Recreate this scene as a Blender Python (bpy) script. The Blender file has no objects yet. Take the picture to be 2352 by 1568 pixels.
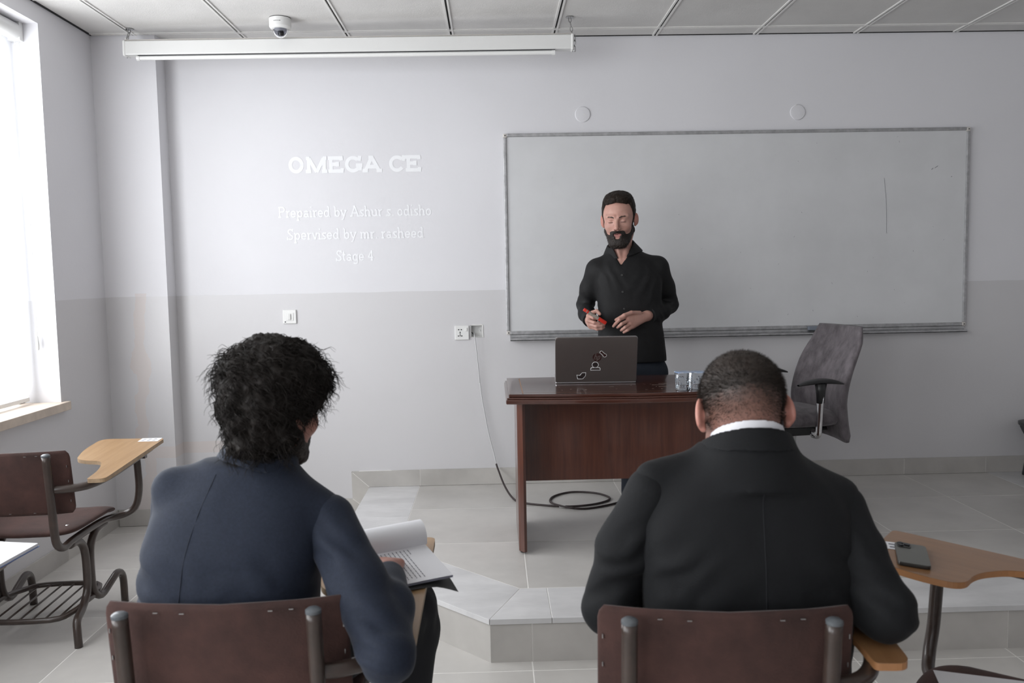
import bpy, math, random
import numpy as np
from mathutils import Matrix, Vector, noise as mnoise
random.seed(7)
S = bpy.context.scene
C = S.collection
pi = math.pi
# ------------------------------------------------------------------ camera
CAMH = 1.4489
def make_camera():
    cd = bpy.data.cameras.new('camera'); co = bpy.data.objects.new('camera', cd); C.objects.link(co)
    ya, pt, ro = .0220, .0802, .0183
    f = Vector((math.sin(ya)*math.cos(pt), math.cos(ya)*math.cos(pt), -math.sin(pt)))
    r0 = Vector((math.cos(ya), -math.sin(ya), 0)); u0 = r0.cross(f)
    R = math.cos(ro)*r0 - math.sin(ro)*u0; U = math.sin(ro)*r0 + math.cos(ro)*u0
    m = Matrix((R, U, -f)).transposed().to_4x4(); m.translation = (0, 0, CAMH)
    co.matrix_world = m
    cd.sensor_width = 36; cd.sensor_fit = 'HORIZONTAL'; cd.lens = 36*1904.0133/2352
    cd.clip_start = .05; cd.clip_end = 200
    cd.dof.use_dof = True; cd.dof.focus_distance = 4.35; cd.dof.aperture_fstop = 5.6
    S.camera = co
make_camera()
# ------------------------------------------------------------------ world, exposure
W = bpy.data.worlds.new('sky'); S.world = W; W.use_nodes = True
nt = W.node_tree; bg = nt.nodes['Background']
bg.inputs['Color'].default_value = (.86, .92, 1, 1); bg.inputs['Strength'].default_value = 2.2
S.view_settings.view_transform = 'Standard'; S.view_settings.look = 'None'
S.view_settings.gamma = 1; S.view_settings.use_curve_mapping = False
S.view_settings.exposure = 0.0
BLIND_POWER = 5.55          # blind cloth emission for daylight, in the seen and the added windows
PROJECTOR_W = 20
# room dimensions
XL, XR, YB, YF, H, D = -2.257, 5.6, -3.0, 5.02, 2.848, 5.02
HP = .1694                 # platform height
DADO = 1.36
# the ceiling projector behind the camera lighting the title wall; the letters are separate glowing shapes
def make_projector_light():
    ld = bpy.data.lights.new('projector_beam', 'SPOT'); lo = bpy.data.objects.new('projector_beam', ld); C.objects.link(lo)
    lo.location = (-.75, .35, 2.55)
    tgt = Vector((-.70, D, 1.80)); d = (tgt-Vector(lo.location)).normalized()
    lo.rotation_euler = d.to_track_quat('-Z', 'Y').to_euler()
    ld.energy = PROJECTOR_W; ld.spot_size = math.radians(26); ld.spot_blend = .5; ld.shadow_soft_size = .03
    ld.color = (.86, .9, 1)
    return lo
make_projector_light()
# ------------------------------------------------------------------ helpers
def link(o): C.objects.link(o); return o
def thing(name, label, cat, loc=(0, 0, 0), rotz=0, group=None):
    o = link(bpy.data.objects.new(name, None)); o.location = loc; o.rotation_euler = (0, 0, rotz)
    o.empty_display_size = .1; o['label'] = label; o['category'] = cat
    if group: o['group'] = group
    return o
def tag(o, label, cat, group=None):
    o['label'] = label; o['category'] = cat
    if group: o['group'] = group
    return o
class MB:
    def __init__(s): s.v = []; s.f = []; s.m = []
    def add(s, v, f, m=0):
        n = len(s.v); s.v += [tuple(p) for p in v]; s.f += [tuple(i+n for i in q) for q in f]; s.m += [m]*len(f); return s
    def box(s, lo, hi, m=0):
        x0, y0, z0 = lo; x1, y1, z1 = hi
        return s.add([(x0,y0,z0),(x1,y0,z0),(x1,y1,z0),(x0,y1,z0),(x0,y0,z1),(x1,y0,z1),(x1,y1,z1),(x0,y1,z1)],
                     [(0,3,2,1),(4,5,6,7),(0,1,5,4),(1,2,6,5),(2,3,7,6),(3,0,4,7)], m)
    def obox(s, c, size, M, m=0):
        b = MB().box([-k/2 for k in size], [k/2 for k in size])
        return s.add([Vector(c)+M@Vector(p) for p in b.v], b.f, m)
    def prism(s, poly, z0, z1, m=0, M=None):
        n = len(poly); v = [(x,y,z0) for x,y in poly]+[(x,y,z1) for x,y in poly]
        a = sum(poly[i][0]*poly[(i+1)%n][1]-poly[(i+1)%n][0]*poly[i][1] for i in range(n))
        f = [tuple(range(n-1,-1,-1)), tuple(range(n,2*n))]+[(i,(i+1)%n,n+(i+1)%n,n+i) for i in range(n)]
        if a < 0: f = [q[::-1] for q in f]
        if M is not None: v = [M@Vector(p) for p in v]
        return s.add(v, f, m)
    def tube(s, pts, r, seg=10, m=0, caps=True, rs=None, closed=False, sub=0, flat=None):
        P = [Vector(p) for p in pts]
        if sub: P = spline(P, sub, closed)
        n = len(P); T = []
        for i in range(n):
            a = P[(i-1) % n] if (closed or i) else P[0]; b = P[(i+1) % n] if (closed or i < n-1) else P[-1]
            T.append((b-a).normalized())
        u = T[0].orthogonal().normalized() if abs(T[0].z) > .9 else Vector((0,0,1)).cross(T[0]).normalized()
        v = []
        for i in range(n):
            u = (u - T[i]*u.dot(T[i])).normalized(); w = T[i].cross(u)
            rr = r if rs is None else rs[min(len(rs)-1, int(i*len(rs)/n))] if len(rs) != n else rs[i]
            for k in range(seg):
                a = 2*pi*k/seg; v.append(P[i]+rr*(math.cos(a)*u+math.sin(a)*w*(flat or 1)))
        f = []
        for i in range(n if closed else n-1):
            for k in range(seg):
                j = (i+1) % n; f.append((i*seg+k, i*seg+(k+1)%seg, j*seg+(k+1)%seg, j*seg+k))
        if caps and not closed: f += [tuple(range(seg-1,-1,-1)), tuple(range((n-1)*seg, n*seg))]
        return s.add(v, f, m)
    def lathe(s, prof, c=(0,0,0), seg=24, m=0, M=None, sx=1, sy=1):
        v = []; n = len(prof)
        for r, z in prof:
            for k in range(seg):
                a = 2*pi*k/seg; v.append(Vector((r*math.cos(a)*sx, r*math.sin(a)*sy, z)))
        f = [(i*seg+k, i*seg+(k+1)%seg, (i+1)*seg+(k+1)%seg, (i+1)*seg+k) for i in range(n-1) for k in range(seg)]
        f += [tuple(range(seg-1,-1,-1)), tuple(range((n-1)*seg, n*seg))]
        return s.add([Vector(c)+(M@p if M is not None else p) for p in v], f, m)
    def grid(s, fn, nu, nv, m=0, closeu=False):
        v = [fn(i/(nu if closeu else nu-1), j/(nv-1)) for i in range(nu) for j in range(nv)]
        f = [(i*nv+j, ((i+1)%nu)*nv+j, ((i+1)%nu)*nv+j+1, i*nv+j+1) for i in range(nu if closeu else nu-1) for j in range(nv-1)]
        return s.add(v, f, m)
    def ball(s, c, r, seg=10, m=0, R=None):
        if not hasattr(r, '__len__'): r = (r, r, r)
        v = []; n = max(4, seg//2)
        for i in range(n+1):
            t = pi*i/n
            for k in range(seg):
                a = 2*pi*k/seg; p = Vector((r[0]*math.sin(t)*math.cos(a), r[1]*math.sin(t)*math.sin(a), -r[2]*math.cos(t)))
                v.append(Vector(c)+(R@p if R is not None else p))
        f = [(i*seg+k, i*seg+(k+1)%seg, (i+1)*seg+(k+1)%seg, (i+1)*seg+k) for i in range(n) for k in range(seg)]
        return s.add(v, f, m)
def spline(P, sub, closed=False):
    P = [Vector(p) for p in P]; n = len(P); out = []
    for i in range(n if closed else n-1):
        p1, p2 = P[i], P[(i+1) % n]
        p0 = P[(i-1) % n] if (closed or i) else p1+(p1-p2); p3 = P[(i+2) % n] if (closed or i < n-2) else p2+(p2-p1)
        for k in range(sub):
            t = k/sub
            out.append(.5*((2*p1)+(-p0+p2)*t+(2*p0-5*p1+4*p2-p3)*t*t+(-p0+3*p1-3*p2+p3)*t*t*t))
    if not closed: out.append(P[-1])
    return out
def ob(name, mb, mats, parent=None, smooth=False, bevel=0, world=False, kind=None, seg=2, auto=None):
    """one mesh object; world=True: the vertices are in world space, moved into the parent's frame"""
    if isinstance(mb, MB):
        me = bpy.data.meshes.new(name); vv = mb.v
        if world and parent is not None:
            iv = (Matrix.Translation(parent.location) @ parent.rotation_euler.to_matrix().to_4x4()).inverted()
            vv = [iv@Vector(p) for p in vv]
        me.from_pydata([tuple(p) for p in vv], [], mb.f)
        mats = mats if isinstance(mats, (list, tuple)) else [mats]
        for m in mats: me.materials.append(m)
        if len(mats) > 1: me.polygons.foreach_set('material_index', mb.m)
        if smooth: me.polygons.foreach_set('use_smooth', [True]*len(me.polygons))
        me.validate(); me.update()
    else: me = mb
    o = link(bpy.data.objects.new(name, me))
    if parent is not None: o.parent = parent
    if bevel:
        b = o.modifiers.new('bevel', 'BEVEL'); b.width = bevel; b.segments = seg; b.limit_method = 'ANGLE'; b.angle_limit = math.radians(40)
        if smooth: b.harden_normals = False
    if smooth and auto:
        try: me.set_sharp_from_angle(angle=math.radians(auto))
        except Exception: pass
    if kind: o['kind'] = kind
    return o
# ------------------------------------------------------------------ materials
def newmat(name):
    m = bpy.data.materials.new(name); m.use_nodes = True; t = m.node_tree; return m, t, t.nodes['Principled BSDF']
def mat(name, col, rough=.5, metal=0, spec=.5, var=0, vscale=8, bump=0, bscale=60, coat=0, stretch=(1,1,1), rand=0, sheen=0, col2=None, detail=4, coatrough=.1):
    m, t, b = newmat(name); N = t.nodes; L = t.links
    b.inputs['Roughness'].default_value = rough; b.inputs['Metallic'].default_value = metal
    b.inputs['Specular IOR Level'].default_value = spec; b.inputs['Coat Weight'].default_value = coat; b.inputs['Coat Roughness'].default_value = coatrough
    if sheen: b.inputs['Sheen Weight'].default_value = sheen; b.inputs['Sheen Roughness'].default_value = .4
    c = tuple(col)+(1,)
    b.inputs['Base Color'].default_value = c
    if var or bump or rand:
        tc = N.new('ShaderNodeTexCoord'); mp = N.new('ShaderNodeMapping'); mp.inputs['Scale'].default_value = stretch
        L.new(tc.outputs['Object'], mp.inputs['Vector'])
        if rand:
            oi = N.new('ShaderNodeObjectInfo'); vm = N.new('ShaderNodeVectorMath'); vm.operation = 'ADD'
            sc = N.new('ShaderNodeVectorMath'); sc.operation = 'SCALE'; cb = N.new('ShaderNodeCombineXYZ')
            for k in range(3): L.new(oi.outputs['Random'], cb.inputs[k])
            L.new(cb.outputs[0], sc.inputs[0]); sc.inputs['Scale'].default_value = 37.0
            L.new(mp.outputs[0], vm.inputs[0]); L.new(sc.outputs[0], vm.inputs[1]); src = vm.outputs[0]
        else: src = mp.outputs[0]
    if var:
        nz = N.new('ShaderNodeTexNoise'); nz.inputs['Scale'].default_value = vscale; nz.inputs['Detail'].default_value = detail; nz.inputs['Roughness'].default_value = .6
        L.new(src, nz.inputs['Vector'])
        rp = N.new('ShaderNodeValToRGB'); c2 = col2 or tuple(k*(1-var) for k in col)
        hi = tuple(min(1, k*(1+var*.6)) for k in col) if not col2 else tuple(col)
        rp.color_ramp.elements[0].color = tuple(c2)+(1,); rp.color_ramp.elements[1].color = hi+(1,)
        rp.color_ramp.elements[0].position = .32; rp.color_ramp.elements[1].position = .68
        L.new(nz.outputs['Fac'], rp.inputs['Fac']); out = rp.outputs['Color']
        if rand:
            hs = N.new('ShaderNodeHueSaturation'); mr = N.new('ShaderNodeMapRange'); mr.inputs['To Min'].default_value = 1-rand; mr.inputs['To Max'].default_value = 1+rand
            L.new(oi.outputs['Random'], mr.inputs['Value']); L.new(mr.outputs[0], hs.inputs['Value']); L.new(out, hs.inputs['Color']); out = hs.outputs['Color']
        L.new(out, b.inputs['Base Color'])
    if bump:
        nb = N.new('ShaderNodeTexNoise'); nb.inputs['Scale'].default_value = bscale; nb.inputs['Detail'].default_value = 5
        L.new(src, nb.inputs['Vector']); bp = N.new('ShaderNodeBump'); bp.inputs['Strength'].default_value = bump; bp.inputs['Distance'].default_value = .004
        L.new(nb.outputs['Fac'], bp.inputs['Height']); L.new(bp.outputs[0], b.inputs['Normal'])
    return m
def wood(name, c1, c2, axis='X', rough=.35, scale=6, coat=.3):
    """streaked wood grain along one object axis"""
    st = {'X': (.6, 9, 9), 'Y': (9, .6, 9), 'Z': (9, 9, .6)}[axis]
    m = mat(name, c1, rough, var=.5, vscale=scale, stretch=st, col2=c2, coat=coat, detail=7)
    return m
def wallmat():
    """two-tone wall paint: matt white above, greyer semi-gloss oil paint below the dado line, peach stains near the pillar"""
    m, t, b = newmat('wall_paint'); N = t.nodes; L = t.links
    g = N.new('ShaderNodeNewGeometry'); sp = N.new('ShaderNodeSeparateXYZ'); L.new(g.outputs['Position'], sp.inputs[0])
    def math_(op, a, bb):
        n = N.new('ShaderNodeMath'); n.operation = op
        for i, k in enumerate((a, bb)):
            if isinstance(k, (int, float)): n.inputs[i].default_value = k
            elif k is not None: L.new(k, n.inputs[i])
        return n.outputs[0]
    nz = N.new('ShaderNodeTexNoise'); nz.inputs['Scale'].default_value = 3; nz.inputs['Detail'].default_value = 6; L.new(g.outputs['Position'], nz.inputs['Vector'])
    zz = math_('ADD', sp.outputs['Z'], math_('MULTIPLY', math_('SUBTRACT', nz.outputs['Fac'], .5), .012))
    low = math_('LESS_THAN', zz, DADO)
    mx = N.new('ShaderNodeMixRGB'); mx.inputs[1].default_value = (.80,.795,.825,1); mx.inputs[2].default_value = (.69,.68,.695,1); L.new(low, mx.inputs[0])
    # peach damp stain running down the pillar (world X about -2.08)
    sx = math_('ABSOLUTE', math_('ADD', math_('SUBTRACT', sp.outputs['X'], -2.085), math_('MULTIPLY', math_('SUBTRACT', nz.outputs['Fac'], .5), .30)), None)
    s1 = math_('LESS_THAN', sx, .035)
    s2 = math_('MULTIPLY', s1, math_('LESS_THAN', sp.outputs['Z'], DADO+.02)); s2 = math_('MULTIPLY', s2, math_('GREATER_THAN', sp.outputs['Y'], 4.7))
    sz = math_('LESS_THAN', math_('ABSOLUTE', math_('SUBTRACT', zz, .44), None), .035)
    s3 = math_('MULTIPLY', sz, math_('MULTIPLY', math_('LESS_THAN', sp.outputs['X'], -1.55), math_('GREATER_THAN', sp.outputs['Y'], 4.8)))
    st = math_('MULTIPLY', math_('MAXIMUM', s2, s3), .36)
    m2 = N.new('ShaderNodeMixRGB'); m2.inputs[2].default_value = (.72,.60,.54,1); L.new(mx.outputs[0], m2.inputs[1]); L.new(st, m2.inputs[0])
    n2 = N.new('ShaderNodeTexNoise'); n2.inputs['Scale'].default_value = 1.3; n2.inputs['Detail'].default_value = 8; L.new(g.outputs['Position'], n2.inputs['Vector'])
    m3 = N.new('ShaderNodeMixRGB'); m3.blend_type = 'MULTIPLY'; m3.inputs[0].default_value = .10; L.new(m2.outputs[0], m3.inputs[1]); L.new(n2.outputs['Fac'], m3.inputs[2])
    L.new(m3.outputs[0], b.inputs['Base Color'])
    L.new(math_('SUBTRACT', .8, math_('MULTIPLY', low, .48)), b.inputs['Roughness']); b.inputs['Specular IOR Level'].default_value = .35
    nb = N.new('ShaderNodeTexNoise'); nb.inputs['Scale'].default_value = 55; nb.inputs['Detail'].default_value = 4; L.new(g.outputs['Position'], nb.inputs['Vector'])
    bp = N.new('ShaderNodeBump'); bp.inputs['Strength'].default_value = .12; bp.inputs['Distance'].default_value = .004
    L.new(nb.outputs['Fac'], bp.inputs['Height']); L.new(bp.outputs[0], b.inputs['Normal'])
    return m
def blindmat():
    m, t, b = newmat('daylit_blind'); N = t.nodes; L = t.links
    b.inputs['Base Color'].default_value = (.9,.9,.88,1); b.inputs['Roughness'].default_value = .9
    b.inputs['Emission Color'].default_value = (.95,.975,1,1); b.inputs['Emission Strength'].default_value = BLIND_POWER
    return m
Mt = dict(
 wall=wallmat(), blind=blindmat(),
 ceil=mat('ceiling_board', (.70,.69,.675), .85, var=.06, vscale=3, bump=.25, bscale=160, rand=.03),
 rail=mat('white_metal_rail', (.78,.77,.75), .45), black=mat('black_gap_shadow', (.012,.012,.013), .8),
 tile=mat('porcelain_tile', (.585,.565,.54), .30, var=.14, vscale=2.2, rand=.05, bump=.03, bscale=30),
 grout=mat('grout', (.86,.84,.81), .8), plaster=mat('plaster', (.78,.77,.75), .9),
 skirt=mat('skirting_tile', (.53,.51,.485), .35, var=.16, vscale=2.6, rand=.05),
 marble=mat('white_marble', (.68,.675,.68), .28, var=.14, vscale=3.5, rand=.03, stretch=(1,2.2,1)),
 sill=mat('sill_stone', (.66,.56,.47), .5, var=.15, vscale=9),
 white=mat('white_plastic', (.80,.80,.79), .35), offwhite=mat('offwhite_metal', (.72,.72,.71), .4),
 cream=mat('screen_case_top', (.62,.59,.56), .5), alu=mat('worn_aluminium', (.46,.46,.47), .42, metal=.55, var=.22, vscale=30),
 board=mat('whiteboard_enamel', (.68,.685,.70), .26, var=.05, vscale=3),
 deskwood=wood('dark_red_wood', (.115,.036,.020), (.062,.018,.011), 'Z', .3, 5, .5),
 desktop=wood('dark_red_wood_top', (.085,.030,.020), (.055,.018,.012), 'X', .22, 5, .6),
 inlay=mat('light_inlay', (.28,.15,.08), .4), chip=mat('pale_chip', (.6,.55,.5), .7),
 silver=mat('laptop_silver', (.20,.178,.170), .38, metal=.75, var=.05, vscale=5), edge=mat('laptop_edge', (.62,.62,.63), .3, metal=.8),
 keys=mat('laptop_keys', (.03,.03,.035), .5), screen_off=mat('laptop_screen', (.02,.02,.03), .15),
 logo=mat('laptop_logo', (.060,.030,.028), .25, metal=.3), logot=mat('laptop_logo_letters', (.24,.20,.19), .35, metal=.5),
 stick_w=mat('sticker_white', (.78,.78,.78), .5), stick_d=mat('sticker_dark', (.025,.018,.018), .5),
 suede=mat('brown_suede', (.060,.027,.022), .9, var=.42, vscale=9, sheen=.08, bump=.25, bscale=220),
 tube=mat('brown_enamel_tube', (.050,.034,.028), .32, var=.25, vscale=20, coat=.2),
 tubecap=mat('tube_cap', (.10,.11,.12), .35), chrome=mat('chrome', (.75,.75,.76), .12, metal=1), steel=mat('steel', (.45,.45,.45), .3, metal=1),
 tablet=wood('oak_laminate', (.385,.24,.12), (.30,.175,.08), 'Y', .33, 4, .2), tabedge=mat('laminate_edge', (.38,.27,.17), .6, var=.2, vscale=30),
 tabdark=wood('oak_laminate_worn', (.30,.155,.070), (.24,.12,.052), 'Y', .3, 4, .3), tabdedge=mat('laminate_edge_worn', (.42,.20,.085), .5),
 paper=mat('paper', (.80,.80,.83), .6), paperg=mat('paper_edge', (.62,.62,.72), .7), ink=mat('ink', (.16,.16,.19), .7), inkp=mat('ink_purple', (.25,.22,.42), .7),
 blackcard=mat('black_card', (.035,.035,.035), .55), bluecard=mat('blue_card', (.07,.14,.36), .5),
 chairfab=mat('grey_plush', (.155,.137,.148), .9, var=.42, vscale=14, sheen=.2, bump=.3, bscale=150, stretch=(1.5,1.5,.8)),
 blackpl=mat('black_plastic', (.016,.016,.017), .4), greypl=mat('grey_plastic', (.055,.056,.060), .45),
 eraser=mat('eraser_blue_grey', (.21,.235,.28), .5), dark=mat('dark_hole', (.01,.01,.01), .9),
 cable=mat('white_cable', (.62,.62,.63), .45), cabled=mat('dark_braided_cable', (.045,.032,.032), .6, var=.5, vscale=220),
 foil=mat('blue_foil_lid', (.16,.27,.50), .3, var=.5, vscale=45, col2=(.55,.6,.68)),
 red=mat('red_plastic', (.62,.030,.016), .32), redc=mat('marker_label', (.33,.28,.24), .4, var=.4, vscale=60),
 phone=mat('phone_back', (.17,.17,.155), .35, metal=.4), phonerim=mat('phone_rim', (.05,.048,.045), .3, metal=.5), lens=mat('camera_lens', (.006,.006,.008), .08),
)
def glassmat(name, col=(1,1,1), ior=1.45, rough=0):
    m, t, b = newmat(name); b.inputs['Base Color'].default_value = tuple(col)+(1,); b.inputs['Transmission Weight'].default_value = 1
    b.inputs['IOR'].default_value = ior; b.inputs['Roughness'].default_value = rough; return m
Mt['glass'] = glassmat('window_glass', ior=1.1); Mt['cup'] = glassmat('clear_plastic', (.90,.95,1), 1.40, .05)
Mt['dome'] = glassmat('smoked_dome', (.35,.36,.42), 1.2, .02)
# ================================================================== THE ROOM
def struct(name, mb, m, parent=None, **k):
    o = ob(name, mb, m, parent, **k)
    if parent is None: o['kind'] = 'structure'
    return o
def clip(poly, a, b):
    """keep the part of a polygon to the left of the line a-b"""
    out = []; n = len(poly)
    sd = lambda p: (b[0]-a[0])*(p[1]-a[1])-(b[1]-a[1])*(p[0]-a[0])
    for i in range(n):
        p, q = poly[i], poly[(i+1) % n]; dp, dq = sd(p), sd(q)
        if dp >= 0: out.append(p)
        if (dp >= 0) != (dq >= 0):
            t = dp/(dp-dq); out.append((p[0]+t*(q[0]-p[0]), p[1]+t*(q[1]-p[1])))
    return out
def clipconvex(poly, reg):
    for i in range(len(reg)):
        poly = clip(poly, reg[i], reg[(i+1) % len(reg)])
        if len(poly) < 3: return []
    return poly
def area(p): return abs(sum(p[i][0]*p[(i+1)%len(p)][1]-p[(i+1)%len(p)][0]*p[i][1] for i in range(len(p))))/2
T = .15
# walls
WIN = [(2.45, 4.33), (-.25, 1.95), (-2.75, -.75)]; WZ0, WZ1 = .81, 2.75  # second and third windows are unseen, added and sized for the room's light
def left_wall():
    b = MB(); xs = (XL-.25, XL)
    ys = sorted([YB-T, D+T]+[y for w in WIN for y in w])
    b.box((xs[0], YB-T, -.1), (xs[1], D+T, WZ0)); b.box((xs[0], YB-T, WZ1), (xs[1], D+T, H+.25))
    segs = [(YB-T, WIN[2][0]), (WIN[2][1], WIN[1][0]), (WIN[1][1], WIN[0][0]), (WIN[0][1], D+T)]
    for a, c in segs: b.box((xs[0], a, WZ0), (xs[1], c, WZ1))
    return struct('wall_left', b, Mt['wall'])
left_wall()
XC, YP = -1.8965, 4.8865          # the pillar in the corner
def back_wall():
    b = MB(); z1 = H+.25
    hx0, hx1, hz0, hz1 = -.140, -.066, 1.074, 1.150      # hole of the open socket box
    b.box((XL-.25, D, -.1), (hx0, D+T, z1)); b.box((hx1, D, -.1), (XR+T, D+T, z1))
    b.box((hx0, D, -.1), (hx1, D+T, hz0)); b.box((hx0, D, hz1), (hx1, D+T, z1)); b.box((hx0, D+.05, hz0), (hx1, D+T, hz1))
    struct('wall_back', b, Mt['wall'])
back_wall()
struct('wall_right', MB().box((XR, YB-T, -.1), (XR+T, D+T, H+.25)), Mt['wall'])
struct('wall_front', MB().box((XL-.25, YB-T, -.1), (XR+T, YB, H+.25)), Mt['wall'])
struct('wall_pillar', MB().box((XL, YP, -.05), (XC, D, H+.02)), Mt['wall'])
# ceiling: backing slab, lay-in boards, slotted rails
ceil = struct('ceiling', MB().box((XL-.25, YB-T, H+.06), (XR+T, D+T, H+.22)), Mt['black'])
GX0, GY0 = -2.0123, 4.8627
tx = [GX0-.6]+[GX0+.6*i for i in range(14)]; ty = [GY0+.6]+[GY0-.6*i for i in range(15)]
bd = None
for x in tx:
    for y in ty:
        x0, x1, y0, y1 = max(x+.007, XL+.0135), min(x+.593, XR-.004), max(y-.593, YB+.004), min(y-.007, D-.012)
        if x1-x0 < .02 or y1-y0 < .02: continue
        full = x1-x0 > .58 and y1-y0 > .58
        if full and bd is not None:
            o = link(bpy.data.objects.new('ceiling_board', bd)); o.location = (x0, y0, H); o.parent = ceil
        else:
            b = MB().box((0,0,0), (x1-x0, y1-y0, .015)); o = ob('ceiling_board', b, Mt['ceil'], ceil); o.location = (x0, y0, H)
            if full: bd = o.data
def rail(p0, p1, along):
    b = MB(); w, g = .0155, .0052
    for s in (-1, 1):
        a, c = sorted((s*g, s*w))
        if along == 'Y': b.box((p0[0]+a, p0[1], H-.006), (p0[0]+c, p1[1], H+.004))
        else: b.box((p0[0], p0[1]+a, H-.005), (p1[0], p0[1]+c, H+.004))
    if along == 'Y': b.box((p0[0]-g, p0[1], H+.002), (p0[0]+g, p1[1], H+.008), 1)
    else: b.box((p0[0], p0[1]-g, H-.001), (p1[0], p0[1]+g, H+.006), 0)
    ob('ceiling_rail', b, [Mt['rail'], Mt['black']], ceil)
for x in tx[1:]:
    if x < XR: rail((x, YB), (x, D-.008), 'Y')
for y in ty[1:]:
    if y > YB: rail((XL+.012, y), (XR, y), 'X')
for nm, lo, hi in (('painted_shadow_line', (XL+.0005, YB, H-.004), (XL+.013, YP-.001, H+.012)), ('painted_shadow_line', (XC+.001, D-.012, H-.003), (XR, D-.0005, H+.012)), ('painted_shadow_line', (XL+.014, YP-.010, H-.002), (XC, YP-.0005, H+.012))):  # solid black strips painted in as the shadow line along the ceiling edges
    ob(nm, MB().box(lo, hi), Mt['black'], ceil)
# lower floor: screed + porcelain tiles
floor = struct('floor', MB().box((XL-.25, YB-T, -.12), (XR+T, D+T, -.0005)), Mt['grout'])
PLAT = [(-.78, D), (-.78, 3.745), (-.037, 3.0), (3.66, 3.0), (3.66, D)]          # outline of the platform (counter-clockwise)
g = .0026; tl = None
for i in range(-4, 9):
    for j in range(-10, 5):
        x0, x1, y0, y1 = .12+.6*i+g, .72+.6*i-g, 2.935+.6*j+g, 3.535+.6*j-g
        x0, x1, y0, y1 = max(x0, XL), min(x1, XR), max(y0, YB), min(y1, D)
        if x1-x0 < .02 or y1-y0 < .02: continue
        if x0 > -.75 and x1 < 3.65 and y0 > 3.76: continue      # under the platform
        if tl is not None and x1-x0 > .59 and y1-y0 > .59:
            o = link(bpy.data.objects.new('floor_tile', tl)); o.location = (x0, y0, 0); o.parent = floor
        else:
            o = ob('floor_tile', MB().box((0,0,-.008), (x1-x0, y1-y0, 0)), Mt['tile'], floor); o.location = (x0, y0, 0)
            if x1-x0 > .59 and y1-y0 > .59: tl = o.data
# platform: core, riser tiles, marble nosing slabs, top tiles
k = .0072
core = MB().prism([(-.78+k, D), (-.78+k, 3.745+k*.4), (-.037+k*.4, 3.0+k), (3.66-k, 3.0+k), (3.66-k, D)][::-1], 0, HP-.0012)
plat = struct('floor_platform', core, Mt['grout'])
INN = [(-.47, D), (-.47, 3.862), (.087, 3.303), (3.05, 3.303), (3.05, D)]
for i in range(-2, 6):
    for j in range(0, 3):
        sq = [(.12+.6*i+g, 3.302+.595*j+g), (.72+.6*i-g, 3.302+.595*j+g), (.72+.6*i-g, min(D, 3.897+.595*j-g)), (.12+.6*i+g, min(D, 3.897+.595*j-g))]
        pl = clipconvex(sq, INN)
        if len(pl) > 2 and area(pl) > .004: ob('platform_tile', MB().prism(pl, HP-.006, HP-.0005), Mt['tile'], plat)
e = .0012
slabs = [[(-.78, D), (-.78, 4.36+e), (-.47-.003, 4.36+e), (-.47-.003, D)],
         [(-.78, 4.36-e), (-.78, 3.745+e), (-.47-.003, 3.862), (-.47-.003, 4.36-e)],
         [(-.78, 3.745-e), (-.037-e, 3.0), (.087-e, 3.303-.003), (-.47, 3.862-.004)],
         [(-.037+e, 3.0), (.197-e, 3.0), (.197-e, 3.303-.003), (.087+e, 3.303-.003)]]
xx = .197
while xx < 3.0:
    x2 = min(xx+1.05, 3.05); slabs.append([(xx+e, 3.0), (x2-e, 3.0), (x2-e, 3.303-.003), (xx+e, 3.303-.003)]); xx = x2
slabs += [[(3.05+e, 3.0), (3.66, 3.0), (3.66, 4.0-e), (3.05+.003, 4.0-e)], [(3.05+.003, 4.0+e), (3.66, 4.0+e), (3.66, D), (3.05+.003, D)]]
for s in slabs: ob('marble_slab', MB().prism(s, HP-.021, HP), Mt['marble'], plat, bevel=.0012)
def riser(a, c, name='riser_tile'):
    a = Vector((a[0], a[1], 0)); c = Vector((c[0], c[1], 0)); d = (c-a).normalized(); n = Vector((-d.y, d.x, 0))
    p = [a+d*.0015+n*.006, c-d*.0015+n*.006, c-d*.0015+n*.016, a+d*.0015+n*.016]
    ob(name, MB().prism([(q.x, q.y) for q in p], .0, HP-.022), Mt['skirt'], plat)
for a, c in zip([-.035, .122, .722, 1.322, 1.93, 2.53, 3.13], [.122, .722, 1.322, 1.93, 2.53, 3.13, 3.658]): riser((a, 3.0), (c, 3.0))
A, B = Vector((-.778, 3.743)), Vector((-.038, 3.001))
for t0, t1 in ((0, .43), (.43, 1)): riser(A.lerp(B, t0), A.lerp(B, t1))
for a, c in ((5.02, 4.46), (4.46, 3.86), (3.86, 3.747)): riser((-.778, a), (-.778, c))
riser((3.66, 3.0), (3.66, 3.6)); riser((3.66, 3.6), (3.66, 4.2)); riser((3.66, 4.2), (3.66, 5.0))
# tiled skirting along the walls
sb = ob('baseboard_back', MB().box((XC, D-.010, .0), (-.79, D, .099)).box((-.884, D-.0098, .05), (-.782, D, .262)).box((-.84, D-.010, HP+.001), (3.658, D, .2685)).box((3.662, D-.010, .0), (XR, D, .099)), Mt['grout']); sb['kind'] = 'structure'
def sk(poly, th=.011, m='skirt', parent=sb):       # polygon in the XZ plane of the back wall
    b = MB(); n = len(poly); v = [(x, D-.0005, z) for x, z in poly]+[(x, D-th, z) for x, z in poly]
    a = sum(poly[i][0]*poly[(i+1)%n][1]-poly[(i+1)%n][0]*poly[i][1] for i in range(n))
    f = [tuple(range(n-1,-1,-1)), tuple(range(n,2*n))]+[(i,(i+1)%n,n+(i+1)%n,n+i) for i in range(n)]
    if a > 0: f = [q[::-1] for q in f]
    b.add(v, f); ob('skirting_tile', b, Mt[m], parent)
q = .0012
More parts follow.
